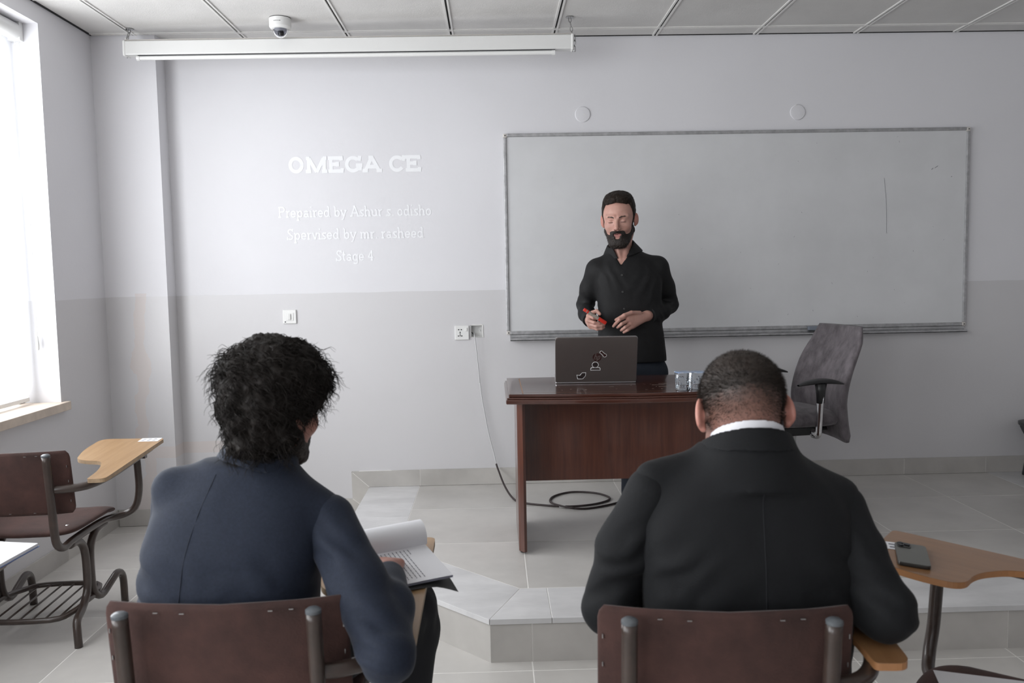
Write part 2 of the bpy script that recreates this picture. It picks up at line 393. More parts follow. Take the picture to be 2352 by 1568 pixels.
sk([(-.886+q, .269-q), (-.468-q, .269), (-.468-q, HP+.002), (-.78+q, HP+.002)])
sk([(-.886, .265), (-.782, HP+.0), (-.782, .02), (-.884, .102)])
sk([(-.886, .100), (-.782, .016), (-.782, .002), (-1.30+q, .002), (-1.30+q, .100)])
sk([(-1.30-q, .100), (-1.30-q, .002), (XC+.012, .002), (XC+.012, .100)])
xs = [-.468, .12, .72, 1.32, 1.93, 2.53, 3.045, 3.66]
for a, c in zip(xs, xs[1:]): sk([(a+q, HP+.002), (a+q, .270), (c-q, .270), (c-q, HP+.002)])
for a in (3.66, 4.26, 4.86, 5.46): sk([(a+q, .002), (a+q, .1), (min(a+.6, XR)-q, .1), (min(a+.6, XR)-q, .002)])
sl = ob('baseboard_left', MB().box((XL, YB, .0), (XL+.010, YP, .099)), Mt['grout']); sl['kind'] = 'structure'
y = YP
while y > YB:
    y2 = max(y-.6, YB); ob('skirting_tile', MB().box((XL+.0005, y2+q, .002), (XL+.011, y-q, .1)), Mt['skirt'], sl); y = y2
ob('skirting_tile', MB().box((XL+.013, YP-.011, .002), (XC, YP-.0005, .1)), Mt['skirt'], sl)
ob('skirting_tile', MB().box((XC+.0005, YP-.011, .002), (XC+.011, D-.012, .1)), Mt['skirt'], sl)
# windows with frame, panes, sill; roller blinds hang in the reveals
for wi, (ya, yb) in enumerate(WIN):
    wf = MB(); xo, xi = XL-.235, XL-.185; fw = .05
    w = ob('window_%d' % (wi+1), MB().box((xo, ya, WZ0), (xi, ya+fw, WZ1)).box((xo, yb-fw, WZ0), (xi, yb, WZ1)).box((xo, ya, WZ0), (xi, yb, WZ0+fw)).box((xo, ya, WZ1-fw), (xi, yb, WZ1)), Mt['white'])
    w['kind'] = 'structure'
    zm = 1.98; ym = (ya+yb)/2
    ob('transom', MB().box((xo, ya+fw, zm-.03), (xi, yb-fw, zm+.03)), Mt['white'], w)
    ob('mullion', MB().box((xo, ym-.03, WZ0+fw), (xi, ym+.03, zm-.03)), Mt['white'], w)
    for p0, p1, z0, z1 in ((ya+fw, ym-.03, WZ0+fw, zm-.03), (ym+.03, yb-fw, WZ0+fw, zm-.03), (ya+fw, yb-fw, zm+.03, WZ1-fw)):
        ob('pane', MB().box((xo+.02, p0, z0), (xo+.026, p1, z1)), Mt['glass'], w)
    ob('window_sill', MB().box((XL-.185, ya+.002, WZ0), (XL+.0005, yb-.002, WZ0+.022)).box((XL+.0005, ya-.03, WZ0-.022), (XL+.034, yb+.035, WZ0+.022)), Mt['sill'], w, bevel=.003)
    t = thing('roller_blind', ['daylit white roller blind in the window by the pillar', 'glowing white roller blind in the added unseen middle window', 'glowing white roller blind in the added unseen rear window'][wi], 'blind', (XL-.105, (ya+yb)/2, WZ0+.03))
    xb = XL-.105; y0, y1 = ya+.03, yb-.022
    R = Matrix.Rotation(-pi/2, 3, 'X')
    ob('roller', MB().lathe([(.001,0),(.040,0),(.042,.01),(.042,y1-y0-.02),(.040,y1-y0-.012),(.001,y1-y0-.012)], (xb, y0, 2.705), 20, M=R), Mt['offwhite'], t, smooth=True, world=True, auto=40)
    ob('bracket', MB().box((xb-.03, y1-.012, 2.66), (xb+.03, y1+.02, WZ1)), Mt['white'], t, world=True)
    b = MB(); nn = 14
    for a in range(nn):
        ya_, yb_ = y0+.02+(y1-y0-.075)*a/nn, y0+.02+(y1-y0-.075)*(a+1)/nn
        wv = lambda yy: .004*math.sin(yy*3)
        b.add([(xb-.02+wv(ya_), ya_, WZ0+.06), (xb-.02+wv(yb_), yb_, WZ0+.06), (xb-.035, yb_, 2.70), (xb-.035, ya_, 2.70)], [(0,1,2,3)])
    ob('blind_cloth', b, Mt['blind'], t, smooth=True, world=True)
    ob('bottom_bar', MB().box((xb-.028, y0+.02, WZ0+.04), (xb-.012, y1-.055, WZ0+.062)), Mt['offwhite'], t, world=True, bevel=.003)
    ob('pull_chain', MB().tube([(xb+.02, y1-.006, 2.68), (xb+.022, y1-.008, 1.9), (xb+.02, y1-.01, 1.18)], .0022, 6).tube([(xb-.0, y1-.006, 2.68), (xb+.0, y1-.008, 1.9), (xb+.02, y1-.01, 1.18)], .0022, 6), Mt['white'], t, world=True)
    ob('chain_weight', MB().lathe([(.001,0),(.007,.004),(.009,.03),(.004,.075),(.001,.078)], (xb+.02, y1-.01, 1.105), 10), Mt['offwhite'], t, smooth=True, world=True)
# ================================================================== WALL FITTINGS
def whiteboard():
    x0, x1, z0, z1 = .0782, 2.8879, 1.0876, 2.2833; yb, yf = D-.002, D-.024
    t = thing('whiteboard', 'long white dry-erase board in a worn aluminium frame on the back wall', 'whiteboard', ((x0+x1)/2, D-.012, z0))
    ob('panel', MB().box((x0+.008, D-.014, z0+.008), (x1-.008, yb, z1-.008)), Mt['board'], t, world=True)
    fw = .019
    for nm, lo, hi in (('frame_bar', (x0+.022, yf, z1-fw), (x1-.022, yb, z1)), ('frame_bar', (x0+.022, yf, z0), (x1-.022, yb, z0+.022)),
                       ('frame_bar', (x0, yf, z0+.022), (x0+fw, yb, z1-.022)), ('frame_bar', (x1-fw, yf, z0+.022), (x1, yb, z1-.022))):
        ob(nm, MB().box(lo, hi), Mt['alu'], t, world=True, bevel=.004)
    for x in (x0, x1-.024):
        for z in (z0, z1-.024):
            c = ob('corner_cap', MB().box((x, yf-.002, z), (x+.024, yb, z+.024)), Mt['cream'], t, world=True, bevel=.006)
            ob('screw', MB().lathe([(.0035,0),(.0035,.002)], (x+.012, yf-.002, z+.012), 8, M=Matrix.Rotation(pi/2, 3, 'X')), Mt['black'], t, world=True)
    tr = MB().box((x0+.022, D-.062, z0-.036), (x1-.012, yb, z0-.030)).box((x0+.022, D-.062, z0-.034), (x1-.012, D-.058, z0-.020)).box((x0+.022, D-.026, z0-.030), (x1-.012, yb, z0-.001)).box((x0+.022, D-.034, z0-.014), (x1-.012, D-.026, z0-.010))
    ob('pen_tray', tr, Mt['alu'], t, world=True)
    # stray pen marks left on the enamel
    mk = MB(); rr = random.Random(3)
    for i in range(46):
        x, z = rr.uniform(x0+.05, x1-.05), rr.uniform(z0+.04, z1-.04); l = rr.uniform(.002, .006)
        a = rr.uniform(0, pi); dx, dz = math.cos(a)*l, math.sin(a)*l
        mk.add([(x-dx-.0008, D-.0146, z-dz), (x+dx-.0008, D-.0146, z+dz), (x+dx+.0008, D-.0146, z+dz), (x-dx+.0008, D-.0146, z-dz)], [(0,1,2,3)])
    for (x, z, dx, dz) in ((2.68, 2.045, .018, .012), (2.66, 2.035, .008, .009), (2.78, 1.99, .006, .003)):
        mk.tube([(x, D-.0146, z), (x+dx, D-.0146, z+dz)], .0014, 5)
    mk.tube([(2.372, D-.0146, 1.99), (2.388, D-.0146, 1.83), (2.392, D-.0146, 1.66)], .0008, 4, sub=5)
    ob('pen_marks', mk, Mt['ink'], t, world=True, kind='stuff')
whiteboard()
def eraser():
    c = (1.975, D-.044, 1.0582); t = thing('board_eraser', 'blue-grey felt board eraser lying on the pen tray', 'eraser', c)
    ob('felt', MB().box((-.066,-.010,.0006), (.066,.012,.022)), Mt['greypl'], t, bevel=.002)
    ob('grip', MB().box((-.068,-.011,.0225), (.068,.013,.048)), Mt['eraser'], t, bevel=.005)
eraser()
for (x, z), lb in zip(((.556, 2.393), (1.847, 2.388)), ('round white blanking cover on the wall above the board by the projected slide', 'round white blanking cover on the wall above the middle of the board')):
    t = thing('blanking_cover', lb, 'cover', (x, D, z-.046)); R = Matrix.Rotation(pi/2, 3, 'X')
    ob('disc', MB().lathe([(.046,0),(.046,.003),(.043,.006),(.030,.0075),(.001,.008)], (0,0,.046), 32, M=R), Mt['wall'], t, smooth=True, auto=30)
    ob('screw', MB().lathe([(.004,0),(.004,.002),(.001,.0025)], (.01 if x < 1 else -.012,-.0065,.046 if x < 1 else .088), 8, M=R), Mt['white'], t)
def light_switch():
    x, z = -1.225, 1.222; t = thing('light_switch', 'white square rocker switch on the wall below the projected title', 'switch', (x, D, z-.042))
    ob('plate', MB().box((-.041,-.010,0), (.041,-.0005,.084)), Mt['white'], t, bevel=.009, seg=3)
    ob('frame', MB().box((-.024,-.0125,.018), (.024,-.0095,.066)), Mt['white'], t, bevel=.003)
    ob('rocker', MB().box((-.009,-.019,.024), (.009,-.012,.060)), Mt['offwhite'], t, bevel=.003)
    ob('fixing_mark', MB().box((-.030,-.0108,.008), (-.022,-.0098,.014)), Mt['greypl'], t)
light_switch()
def socket():
    x, z = -.189, 1.062; t = thing('wall_socket', 'white wall socket with a switch beside the open box', 'socket', (x, D, z))
    ob('plate', MB().box((-.046,-.011,0), (.040,-.0005,.086)), Mt['white'], t, bevel=.004)
    for (px, pz, w, h) in ((-.022,.062,.008,.006), (-.006,.062,.008,.006), (-.014,.044,.005,.012), (-.024,.024,.008,.006), (-.004,.024,.008,.006), (-.014,.028,.004,.014)):
        ob('pin_hole', MB().box((px-w/2,-.0118,pz-h/2), (px+w/2,-.0105,pz+h/2)), Mt['dark'], t)
    ob('switch_rocker', MB().box((.016,-.015,.052), (.030,-.0105,.072)), Mt['white'], t, bevel=.002)
socket()
def junction():
    t = thing('junction_box', 'open recessed junction box with no cover next to the socket', 'box', (-.103, D, 1.074))
    b = MB().box((-.036,.045,.001), (.036,.049,.075)).box((-.036,.001,.001), (-.033,.045,.075)).box((.033,.001,.001), (.036,.045,.075)).box((-.033,.001,.001), (.033,.045,.004)).box((-.033,.001,.072), (.033,.045,.075))
    ob('box', b, Mt['offwhite'], t)
    ob('lug', MB().lathe([(.004,0),(.004,.01)], (.018,.045,.04), 10, M=Matrix.Rotation(pi/2, 3, 'X')), Mt['white'], t)
    ob('wire_end', MB().tube([(-.03,.03,.03), (-.02,.0,.02), (-.012,-.006,.008)], .003, 6, sub=4), Mt['blackpl'], t)
    ob('chipped_plaster', MB().prism([(-.040,.074),(-.02,.080),(.005,.078),(.03,.081),(.041,.074),(.039,.04),(.042,.0),(.036,.0),(.036,.075),(-.036,.075)], 0, .003, M=Matrix(((1,0,0,0),(0,0,-1,0),(0,1,0,0),(0,0,0,1)))), Mt['plaster'], t)
junction()
# ================================================================== PROJECTED TITLE (its light painted as glowing slab-serif strokes)
def arc(cx, cy, rx, ry, a0, a1, n=14): return [(cx+rx*math.cos(math.radians(a0+(a1-a0)*i/n)), cy+ry*math.sin(math.radians(a0+(a1-a0)*i/n))) for i in range(n+1)]
def glyphs(w):
    """stroke outlines, cap height 1, x-height .66; every entry: (advance, strokes); s() adds a slab serif"""
    x = .64; G = {}; s = lambda cx, y, h=.13: [(cx-h, y), (cx+h, y)]
    e = w/2
    G['O'] = (.98, [arc(.45,.5,.42-e,.5-e,0,360,28)])
    G['M'] = (1.16, [[(.14,e),(.14,1-e)], [(.16,1-e),(.55,.06)], [(.55,.06),(.94,1-e)], [(.96,e),(.96,1-e)], s(.12,e,.15), s(.98,e,.15), [(-.0,1-e),(.2,1-e)], [(.90,1-e),(1.10,1-e)]])
    G['E'] = (.86, [[(.16,e),(.16,1-e)], [(0,e),(.72,e)], [(0,1-e),(.70,1-e)], [(.16,.52),(.5,.52)], [(.72,0),(.76,.28)], [(.70,1),(.72,.74)], [(.5,.38),(.5,.66)]])
    G['G'] = (1.0, [arc(.47,.5,.44-e,.5-e,42,330,24), [(.84,e+.02),(.84,.44)], [(.62,.44),(.98,.44)], [(.80,.70),(.84,1)]])
    G['A'] = (.98, [[(.12,e),(.46,1-e)], [(.48,1-e),(.84,e)], [(.24,.34),(.72,.34)], s(.11,e,.15), s(.86,e,.15), [(.30,1-e),(.56,1-e)]])
    G['C'] = (.92, [arc(.47,.5,.44-e,.5-e,40,325,24), [(.80,.66),(.84,1)]])
    G['P'] = (.80, [[(.16,e),(.16,1-e)], [(.0,1-e),(.42,1-e)]+arc(.42,.73,.30-e,.27-e,90,-90,12)+[(.16,.46+e)], s(.16,e,.17)])
    G['S'] = (.72, [arc(.34,.745,.27-e,.255-e,30,270,14)+arc(.34,.255,.30-e,.255-e,90,-150,14), [(.60,.74),(.60,1)], [(.04,.0),(.04,.28)]])
    G['r'] = (.50, [[(.16,e),(.16,x-e)], [(0,x-e),(.16,x-e)], arc(.38,.34,.22,x-.34-e,180,70,9), s(.16,e,.15)])
    G['e'] = (.66, [arc(.31,x/2,.29-e,x/2-e,0,325,22), [(.04,x/2),(.60,x/2)]])
    G['p'] = (.74, [[(.15,-.3+e),(.15,x-e)], [(0,x-e),(.15,x-e)], arc(.39,x/2,.28-e,x/2-e,180,-180,22), s(.15,-.3+e,.15)])
    G['a'] = (.68, [[(.48,e),(.48,.44)]+arc(.30,.42,.18,x-.42-e,0,160,10), arc(.28,.19,.24-e,.19-e,0,360,18), [(.48,e),(.62,e)]])
    G['i'] = (.36, [[(.16,e),(.16,x-e)], [(.02,x-e),(.16,x-e)], s(.16,e,.15), [(.16,.86),(.16,.86+w)]])
    G['d'] = (.74, [[(.54,e),(.54,1-e)], [(.38,1-e),(.54,1-e)], arc(.31,x/2,.28-e,x/2-e,0,360,22), [(.54,e),(.68,e)]])
    G['b'] = (.72, [[(.14,e),(.14,1-e)], [(0,1-e),(.14,1-e)], arc(.38,x/2,.28-e,x/2-e,180,-180,22)])
    G['y'] = (.70, [[(.10,x-e),(.34,.02)], [(.58,x-e),(.34,.02),(.24,-.22),(.08,-.3+e)], s(.11,x-e,.12), s(.57,x-e,.12)])
    G['s'] = (.54, [arc(.26,.475,.20-e,.165-e,30,270,10)+arc(.26,.165,.23-e,.165-e,90,-150,10), [(.44,.5),(.44,x)], [(.04,0),(.04,.16)]])
    G['h'] = (.76, [[(.15,e),(.15,1-e)], [(0,1-e),(.15,1-e)], arc(.355,.40,.205,x-.40-e,180,0,10)+[(.56,e)], s(.15,e,.14), s(.57,e,.14)])
    G['u'] = (.74, [[(.14,x-e),(.14,.24)]+arc(.34,.24,.20,.24-e,180,360,10), [(.54,x-e),(.54,e)], [(0,x-e),(.14,x-e)], [(.40,x-e),(.54,x-e)], [(.54,e),(.68,e)]])
    G['o'] = (.68, [arc(.31,x/2,.29-e,x/2-e,0,360,24)])
    G['v'] = (.66, [[(.10,x-e),(.32,.02)], [(.54,x-e),(.32,.02)], s(.10,x-e,.12), s(.54,x-e,.12)])
    G['m'] = (1.08, [[(.15,e),(.15,x-e)], [(0,x-e),(.15,x-e)], arc(.33,.40,.18,x-.40-e,180,0,9)+[(.51,e)], arc(.69,.40,.18,x-.40-e,180,0,9)+[(.87,e)], s(.15,e,.12), s(.51,e,.12), s(.88,e,.13)])
    G['t'] = (.46, [[(.16,.88),(.16,.18)]+arc(.30,.18,.14,.18-e,180,300,8), [(0,x-e),(.38,x-e)]])
    G['g'] = (.72, [[(.54,x-e),(.54,-.06)]+arc(.32,-.06,.22,.24-e,0,-150,10), [(.54,x-e),(.68,x-e)], arc(.31,x/2,.28-e,x/2-e,0,360,22)])
    G['4'] = (.72, [[(.46,e),(.46,1-e)], [(.46,1-e),(.06,.30)], [(.06,.30),(.64,.30)], s(.46,e,.13)])
    G['.'] = (.30, [[(.12,e),(.12+w,e)]]); G[' '] = (.36, [])
    return G
def text_line(txt, height, x0, x1, zbase, w, parent, yw=D-.0012):
    G = glyphs(w); tot = sum(G[c][0] for c in txt)-.06; sx = (x1-x0)/tot; b = MB(); cx = 0
    for c in txt+' ':
        adv, st = G[c]
        if c == ' ' and b.v: ob('word', b, Mt['letter_glow'], parent, world=True); b = MB()
        for si, s in enumerate(st):
            P = [((x0+(cx+px)*sx), zbase+pz*height) for px, pz in s]; hw = w/2*height
            n = len(P); L_, R_ = [], []
            for i in range(n):
                a, c2 = P[max(0,i-1)], P[min(n-1,i+1)]; dx, dz = c2[0]-a[0], c2[1]-a[1]; l = math.hypot(dx,dz) or 1
                nx, nz = -dz/l*hw, dx/l*hw; L_.append((P[i][0]+nx, P[i][1]+nz)); R_.append((P[i][0]-nx, P[i][1]-nz))
            b.add([(p[0], yw-.00015*si, p[1]) for p in L_+R_], [(i, n+i, n+i+1, i+1) for i in range(n-1)])
        cx += adv
bm, bt, bb = newmat('painted_projection'); bb.inputs['Base Color'].default_value = (.845,.85,.87,1); bb.inputs['Roughness'].default_value = .7  # projected light put into paler, faintly glowing letter shapes
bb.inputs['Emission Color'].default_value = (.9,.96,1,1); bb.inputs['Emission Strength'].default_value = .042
Mt['letter_glow'] = bm
t = thing('glowing_title', 'faint title reading OMEGA CE, projected light painted as pale glowing letters on the white wall', 'projection', (-.81, D-.001, 1.53))
text_line('OMEGA CE', .098, -1.203, -.415, 2.072, .22, t)
text_line('Prepaired by Ashur s. odisho', .066, -1.269, -.358, 1.812, .125, t)
text_line('Spervised by mr. rasheed', .066, -1.222, -.408, 1.680, .125, t)
text_line('Stage 4', .066, -.935, -.711, 1.549, .125, t)
# ================================================================== CEILING FITTINGS
def screen():
    a, c = Vector((-2.005, 4.755, 2.735)), Vector((.465, 4.605, 2.70)); d = (c-a).normalized(); L = (c-a).length
    t = thing('projection_screen', 'rolled-up white projection screen case hung under the ceiling on chains', 'screen', a.lerp(c, .5)+Vector((0,0,-.05)))
    up = Vector((0,0,1)); n = d.cross(up).normalized(); up = n.cross(d).normalized()
    M = Matrix((d, n, up)).transposed().to_4x4(); M.translation = a      # local x along case, y toward camera (-Y), z up
    prof = [(-.034,.028),(-.034,-.030),(-.022,-.042),(.034,-.042),(.037,-.036),(.037,.030),(.030,.036),(-.028,.036)]
    def sweep(prof, x0, x1, m=0):
        b = MB(); k = len(prof); v = [M@Vector((x0,y,z)) for y, z in prof]+[M@Vector((x1,y,z)) for y, z in prof]
        b.add(v, [tuple(range(k)), tuple(range(2*k-1,k-1,-1))]+[(i, k+i, k+(i+1)%k, (i+1)%k) for i in range(k)]); return b
    ob('case', sweep(prof, .012, L-.012), Mt['offwhite'], t, world=True)
    ob('case_top', sweep([(-.030,.0365),(-.030,.040),(.034,.040),(.036,.0365)], .012, L-.012), Mt['cream'], t, world=True)
    for x in (0, L-.014):
        e = ob('end_cap', sweep([(y*1.10, z*1.12) for y, z in prof], x, x+.014), Mt['white'], t, world=True, bevel=.004)
        ob('screw', MB().lathe([(.004,0),(.004,.003)], M@Vector((x+.007, .0, -.050)), 8), Mt['steel'], t, world=True)
    ob('pull_bar', MB().tube([M@Vector((.07,.018,-.056)), M@Vector((L-.10,.018,-.056))], .012, 12), Mt['white'], t, world=True, smooth=True, auto=40)
    for x in (.07, L-.118): ob('bar_cap', MB().tube([M@Vector((x,.018,-.056)), M@Vector((x+.018,.018,-.056))], .0145, 12), Mt['white'], t, world=True)
    ob('slot', sweep([(.008,-.0425),(.008,-.047),(.030,-.047),(.030,-.0425)], .08, L-.10), Mt['greypl'], t, world=True)
    def linkring(c, ax, ang, l=.017, w=.007, r=.0020):
        ax = ax.normalized(); s = ax.orthogonal().normalized(); s = (Matrix.Rotation(ang, 3, ax)@s)
        pts = []
        for k in range(12):
            q = 2*pi*k/12; pts.append(c+ax*(l*math.cos(q))+s*(w*math.sin(q)))
        return MB().tube(pts, r, 6, closed=True)
    for end, top in ((M@Vector((.012,.006,.045)), Vector((-1.985, 4.772, H-.006))), (M@Vector((L-.006,.010,.03)), Vector((.449, 4.646, H-.006)))):
        n_ = max(3, int((top-end).length/.026))
        for i in range(n_):
            ob('chain_link', linkring(end.lerp(top, (i+.5)/n_), top-end, pi/2*(i % 2)+.4), Mt['steel'], t, world=True)
        ob('ceiling_hook', MB().lathe([(.022,0),(.022,.003),(.006,.006)], top, 14), Mt['steel'], t, world=True)
    for i in range(3): ob('chain_link', linkring(M@Vector((L+.006,.012,.02-.028*i)), Vector((0,0,1)), pi/2*(i % 2)), Mt['steel'], t, world=True)
    ob('hanger', MB().tube([M@Vector((.012,.004,.052)), M@Vector((.012,.022,.050)), M@Vector((.012,.022,.036)), M@Vector((.012,.004,.036))], .004, 6), Mt['white'], t, world=True)
screen()
def cctv():
    t = thing('dome_camera', 'white dome security camera with a smoked dome on the ceiling', 'camera', (-1.116, 4.615, H-.10))
    ob('base', MB().lathe([(.001,.100),(.052,.100),(.058,.095),(.058,.052),(.052,.044),(.044,.040),(.001,.040)], (0,0,0), 32), Mt['white'], t, smooth=True, auto=35)
    ob('mount_ring', MB().lathe([(.056,.1),(.056,.094),(.001,.094)], (0,0,.001), 32), Mt['greypl'], t)
    ob('dome', MB().lathe([(.042*math.cos(a), .042-.046*math.sin(a)) for a in [pi/2*i/10 for i in range(10)]]+[(.001,-.004)], (0,0,0), 28), Mt['dome'], t, smooth=True)
    ob('lens', MB().lathe([(.016,.03),(.018,.018),(.015,.006),(.001,.004)], (.006,-.008,.0), 16, M=Matrix.Rotation(.4, 3, 'X')), Mt['blackpl'], t, smooth=True, auto=40)
    for a in (-2.0, -.9): ob('screw', MB().ball((.053*math.cos(a), .053*math.sin(a), .054), .004, 8), Mt['steel'], t)
    G = {'H':[[(0,0),(0,1)],[(.6,0),(.6,1)],[(0,.5),(.6,.5)]],'I':[[(.3,0),(.3,1)]],'K':[[(0,0),(0,1)],[(0,.4),(.6,1)],[(.2,.55),(.6,0)]],'V':[[(0,1),(.3,0)],[(.3,0),(.6,1)]],'S':[[(.6,.9),(.1,1),(0,.75),(.6,.3),(.5,0),(0,.1)]],'O':[[(0,.1),(0,.9),(.6,.9),(.6,.1),(0,.1)]],'N':[[(0,0),(0,1)],[(0,1),(.6,0)],[(.6,0),(.6,1)]]}
    b = MB()
    for i, ch in enumerate('HIKVISION'):
        for s in G[ch]:
            pts = []
            for px, pz in s:
                a = -pi/2+((i+px-4.5)*.0042)/.0582-.05; pts.append((.0584*math.cos(a), .0584*math.sin(a), .070+pz*.0042))
            b.tube(pts, .0005, 4)
    ob('lettering', b, Mt['ink'], t)
cctv()
def projector():
    t = thing('ceiling_projector', 'white projector hanging from the ceiling on a pole', 'projector', (-.75, .17, 2.49))
    ob('body', MB().box((-.15,-.14,0), (.15,.13,.10)), Mt['white'], t, bevel=.012)
    ob('lens', MB().lathe([(.030,0),(.030,.02),(.022,.022)], (0,.13,.055), 20, M=Matrix.Rotation(-pi/2, 3, 'X')), Mt['blackpl'], t, smooth=True, auto=40)
    ob('pole', MB().tube([(0,-.02,.10),(0,-.02,.358)], .018, 14), Mt['offwhite'], t, smooth=True, auto=40)
    for i in range(6): ob('vent_slat', MB().box((.1502,-.10+.035*i,.02), (.152,-.08+.035*i,.08)), Mt['greypl'], t)
projector()
# ================================================================== DESK AND WHAT STANDS ON IT
DT = .92
def desk():
    t = thing('teacher_desk', 'dark red-brown wooden desk with a bowed front on the platform', 'desk', (.67, 3.95, HP))
    X0, X1, Y1 = .062, 1.285, 4.24
    def outline(g, n=16):
        x0, x1 = X0-g, X1+g
        fr = [(x0+(x1-x0)*i/n, 3.650-g-.045*math.sin(pi*i/n)) for i in range(n+1)]
        return fr+[(x1, Y1+g), (x0, Y1+g)]
    ob('desktop', MB().prism(outline(0), DT-.014, DT), Mt['desktop'], t, world=True, bevel=.003)
    ob('moulding', MB().prism(outline(.009), DT-.022, DT-.0145), Mt['desktop'], t, world=True, bevel=.003)
    ob('edge_band', MB().prism(outline(.013), DT-.044, DT-.0225), Mt['desktop'], t, world=True, bevel=.005)
    it = MB()
    for i in range(16):
        a, c = outline(-.05)[i], outline(-.05)[i+1]
        it.add([(a[0],a[1],DT+.0004),(c[0],c[1],DT+.0004),(c[0],c[1]+.0025,DT+.0004),(a[0],a[1]+.0025,DT+.0004)], [(0,1,2,3)])
    for x in (X0+.06,): it.add([(x,3.66,DT+.0004),(x+.006,3.66,DT+.0004),(x+.006,4.2,DT+.0004),(x,4.2,DT+.0004)], [(0,1,2,3)])
    ob('inlay', it, Mt['inlay'], t, world=True)
    ch = MB(); rr = random.Random(5)
    for i in range(30):
        x, y = rr.uniform(.3, .85), rr.uniform(3.70, 3.92); l, w = rr.uniform(.001, .006), rr.uniform(.0008, .002)
        ch.add([(x-l,y-w,DT+.0005),(x+l,y-w,DT+.0005),(x+l*.7,y+w,DT+.0005),(x-l*.8,y+w,DT+.0005)], [(0,1,2,3)])
    for (x, y, l) in ((.545, 3.83, .012), (.77, 3.86, .03), (.80, 3.90, .022), (.78, 3.80, .02)):
        ch.add([(x-l,y-.0012,DT+.0005),(x+l,y-.002,DT+.0005),(x+l,y+.001,DT+.0005),(x-l,y+.0018,DT+.0005)], [(0,1,2,3)])
    ob('scratches', ch, Mt['chip'], t, world=True, kind='stuff')
    for x in (.098, 1.212):
        ob('side_panel', MB().prism([(x,3.735),(x+.008,3.722),(x+.024,3.704),(x+.036,3.712),(x+.037,4.20),(x,4.20)], HP+.012, DT-.0445), Mt['deskwood'], t, world=True)
        for y in (3.75, 4.15): ob('foot', MB().lathe([(.012,0),(.012,.012)], (x+.018,y,HP), 10), Mt['blackpl'], t, world=True)
    ob('modesty_panel', MB().box((.1355, 3.86, .475), (1.2115, 3.878, DT-.0445)), Mt['deskwood'], t, world=True)
desk()
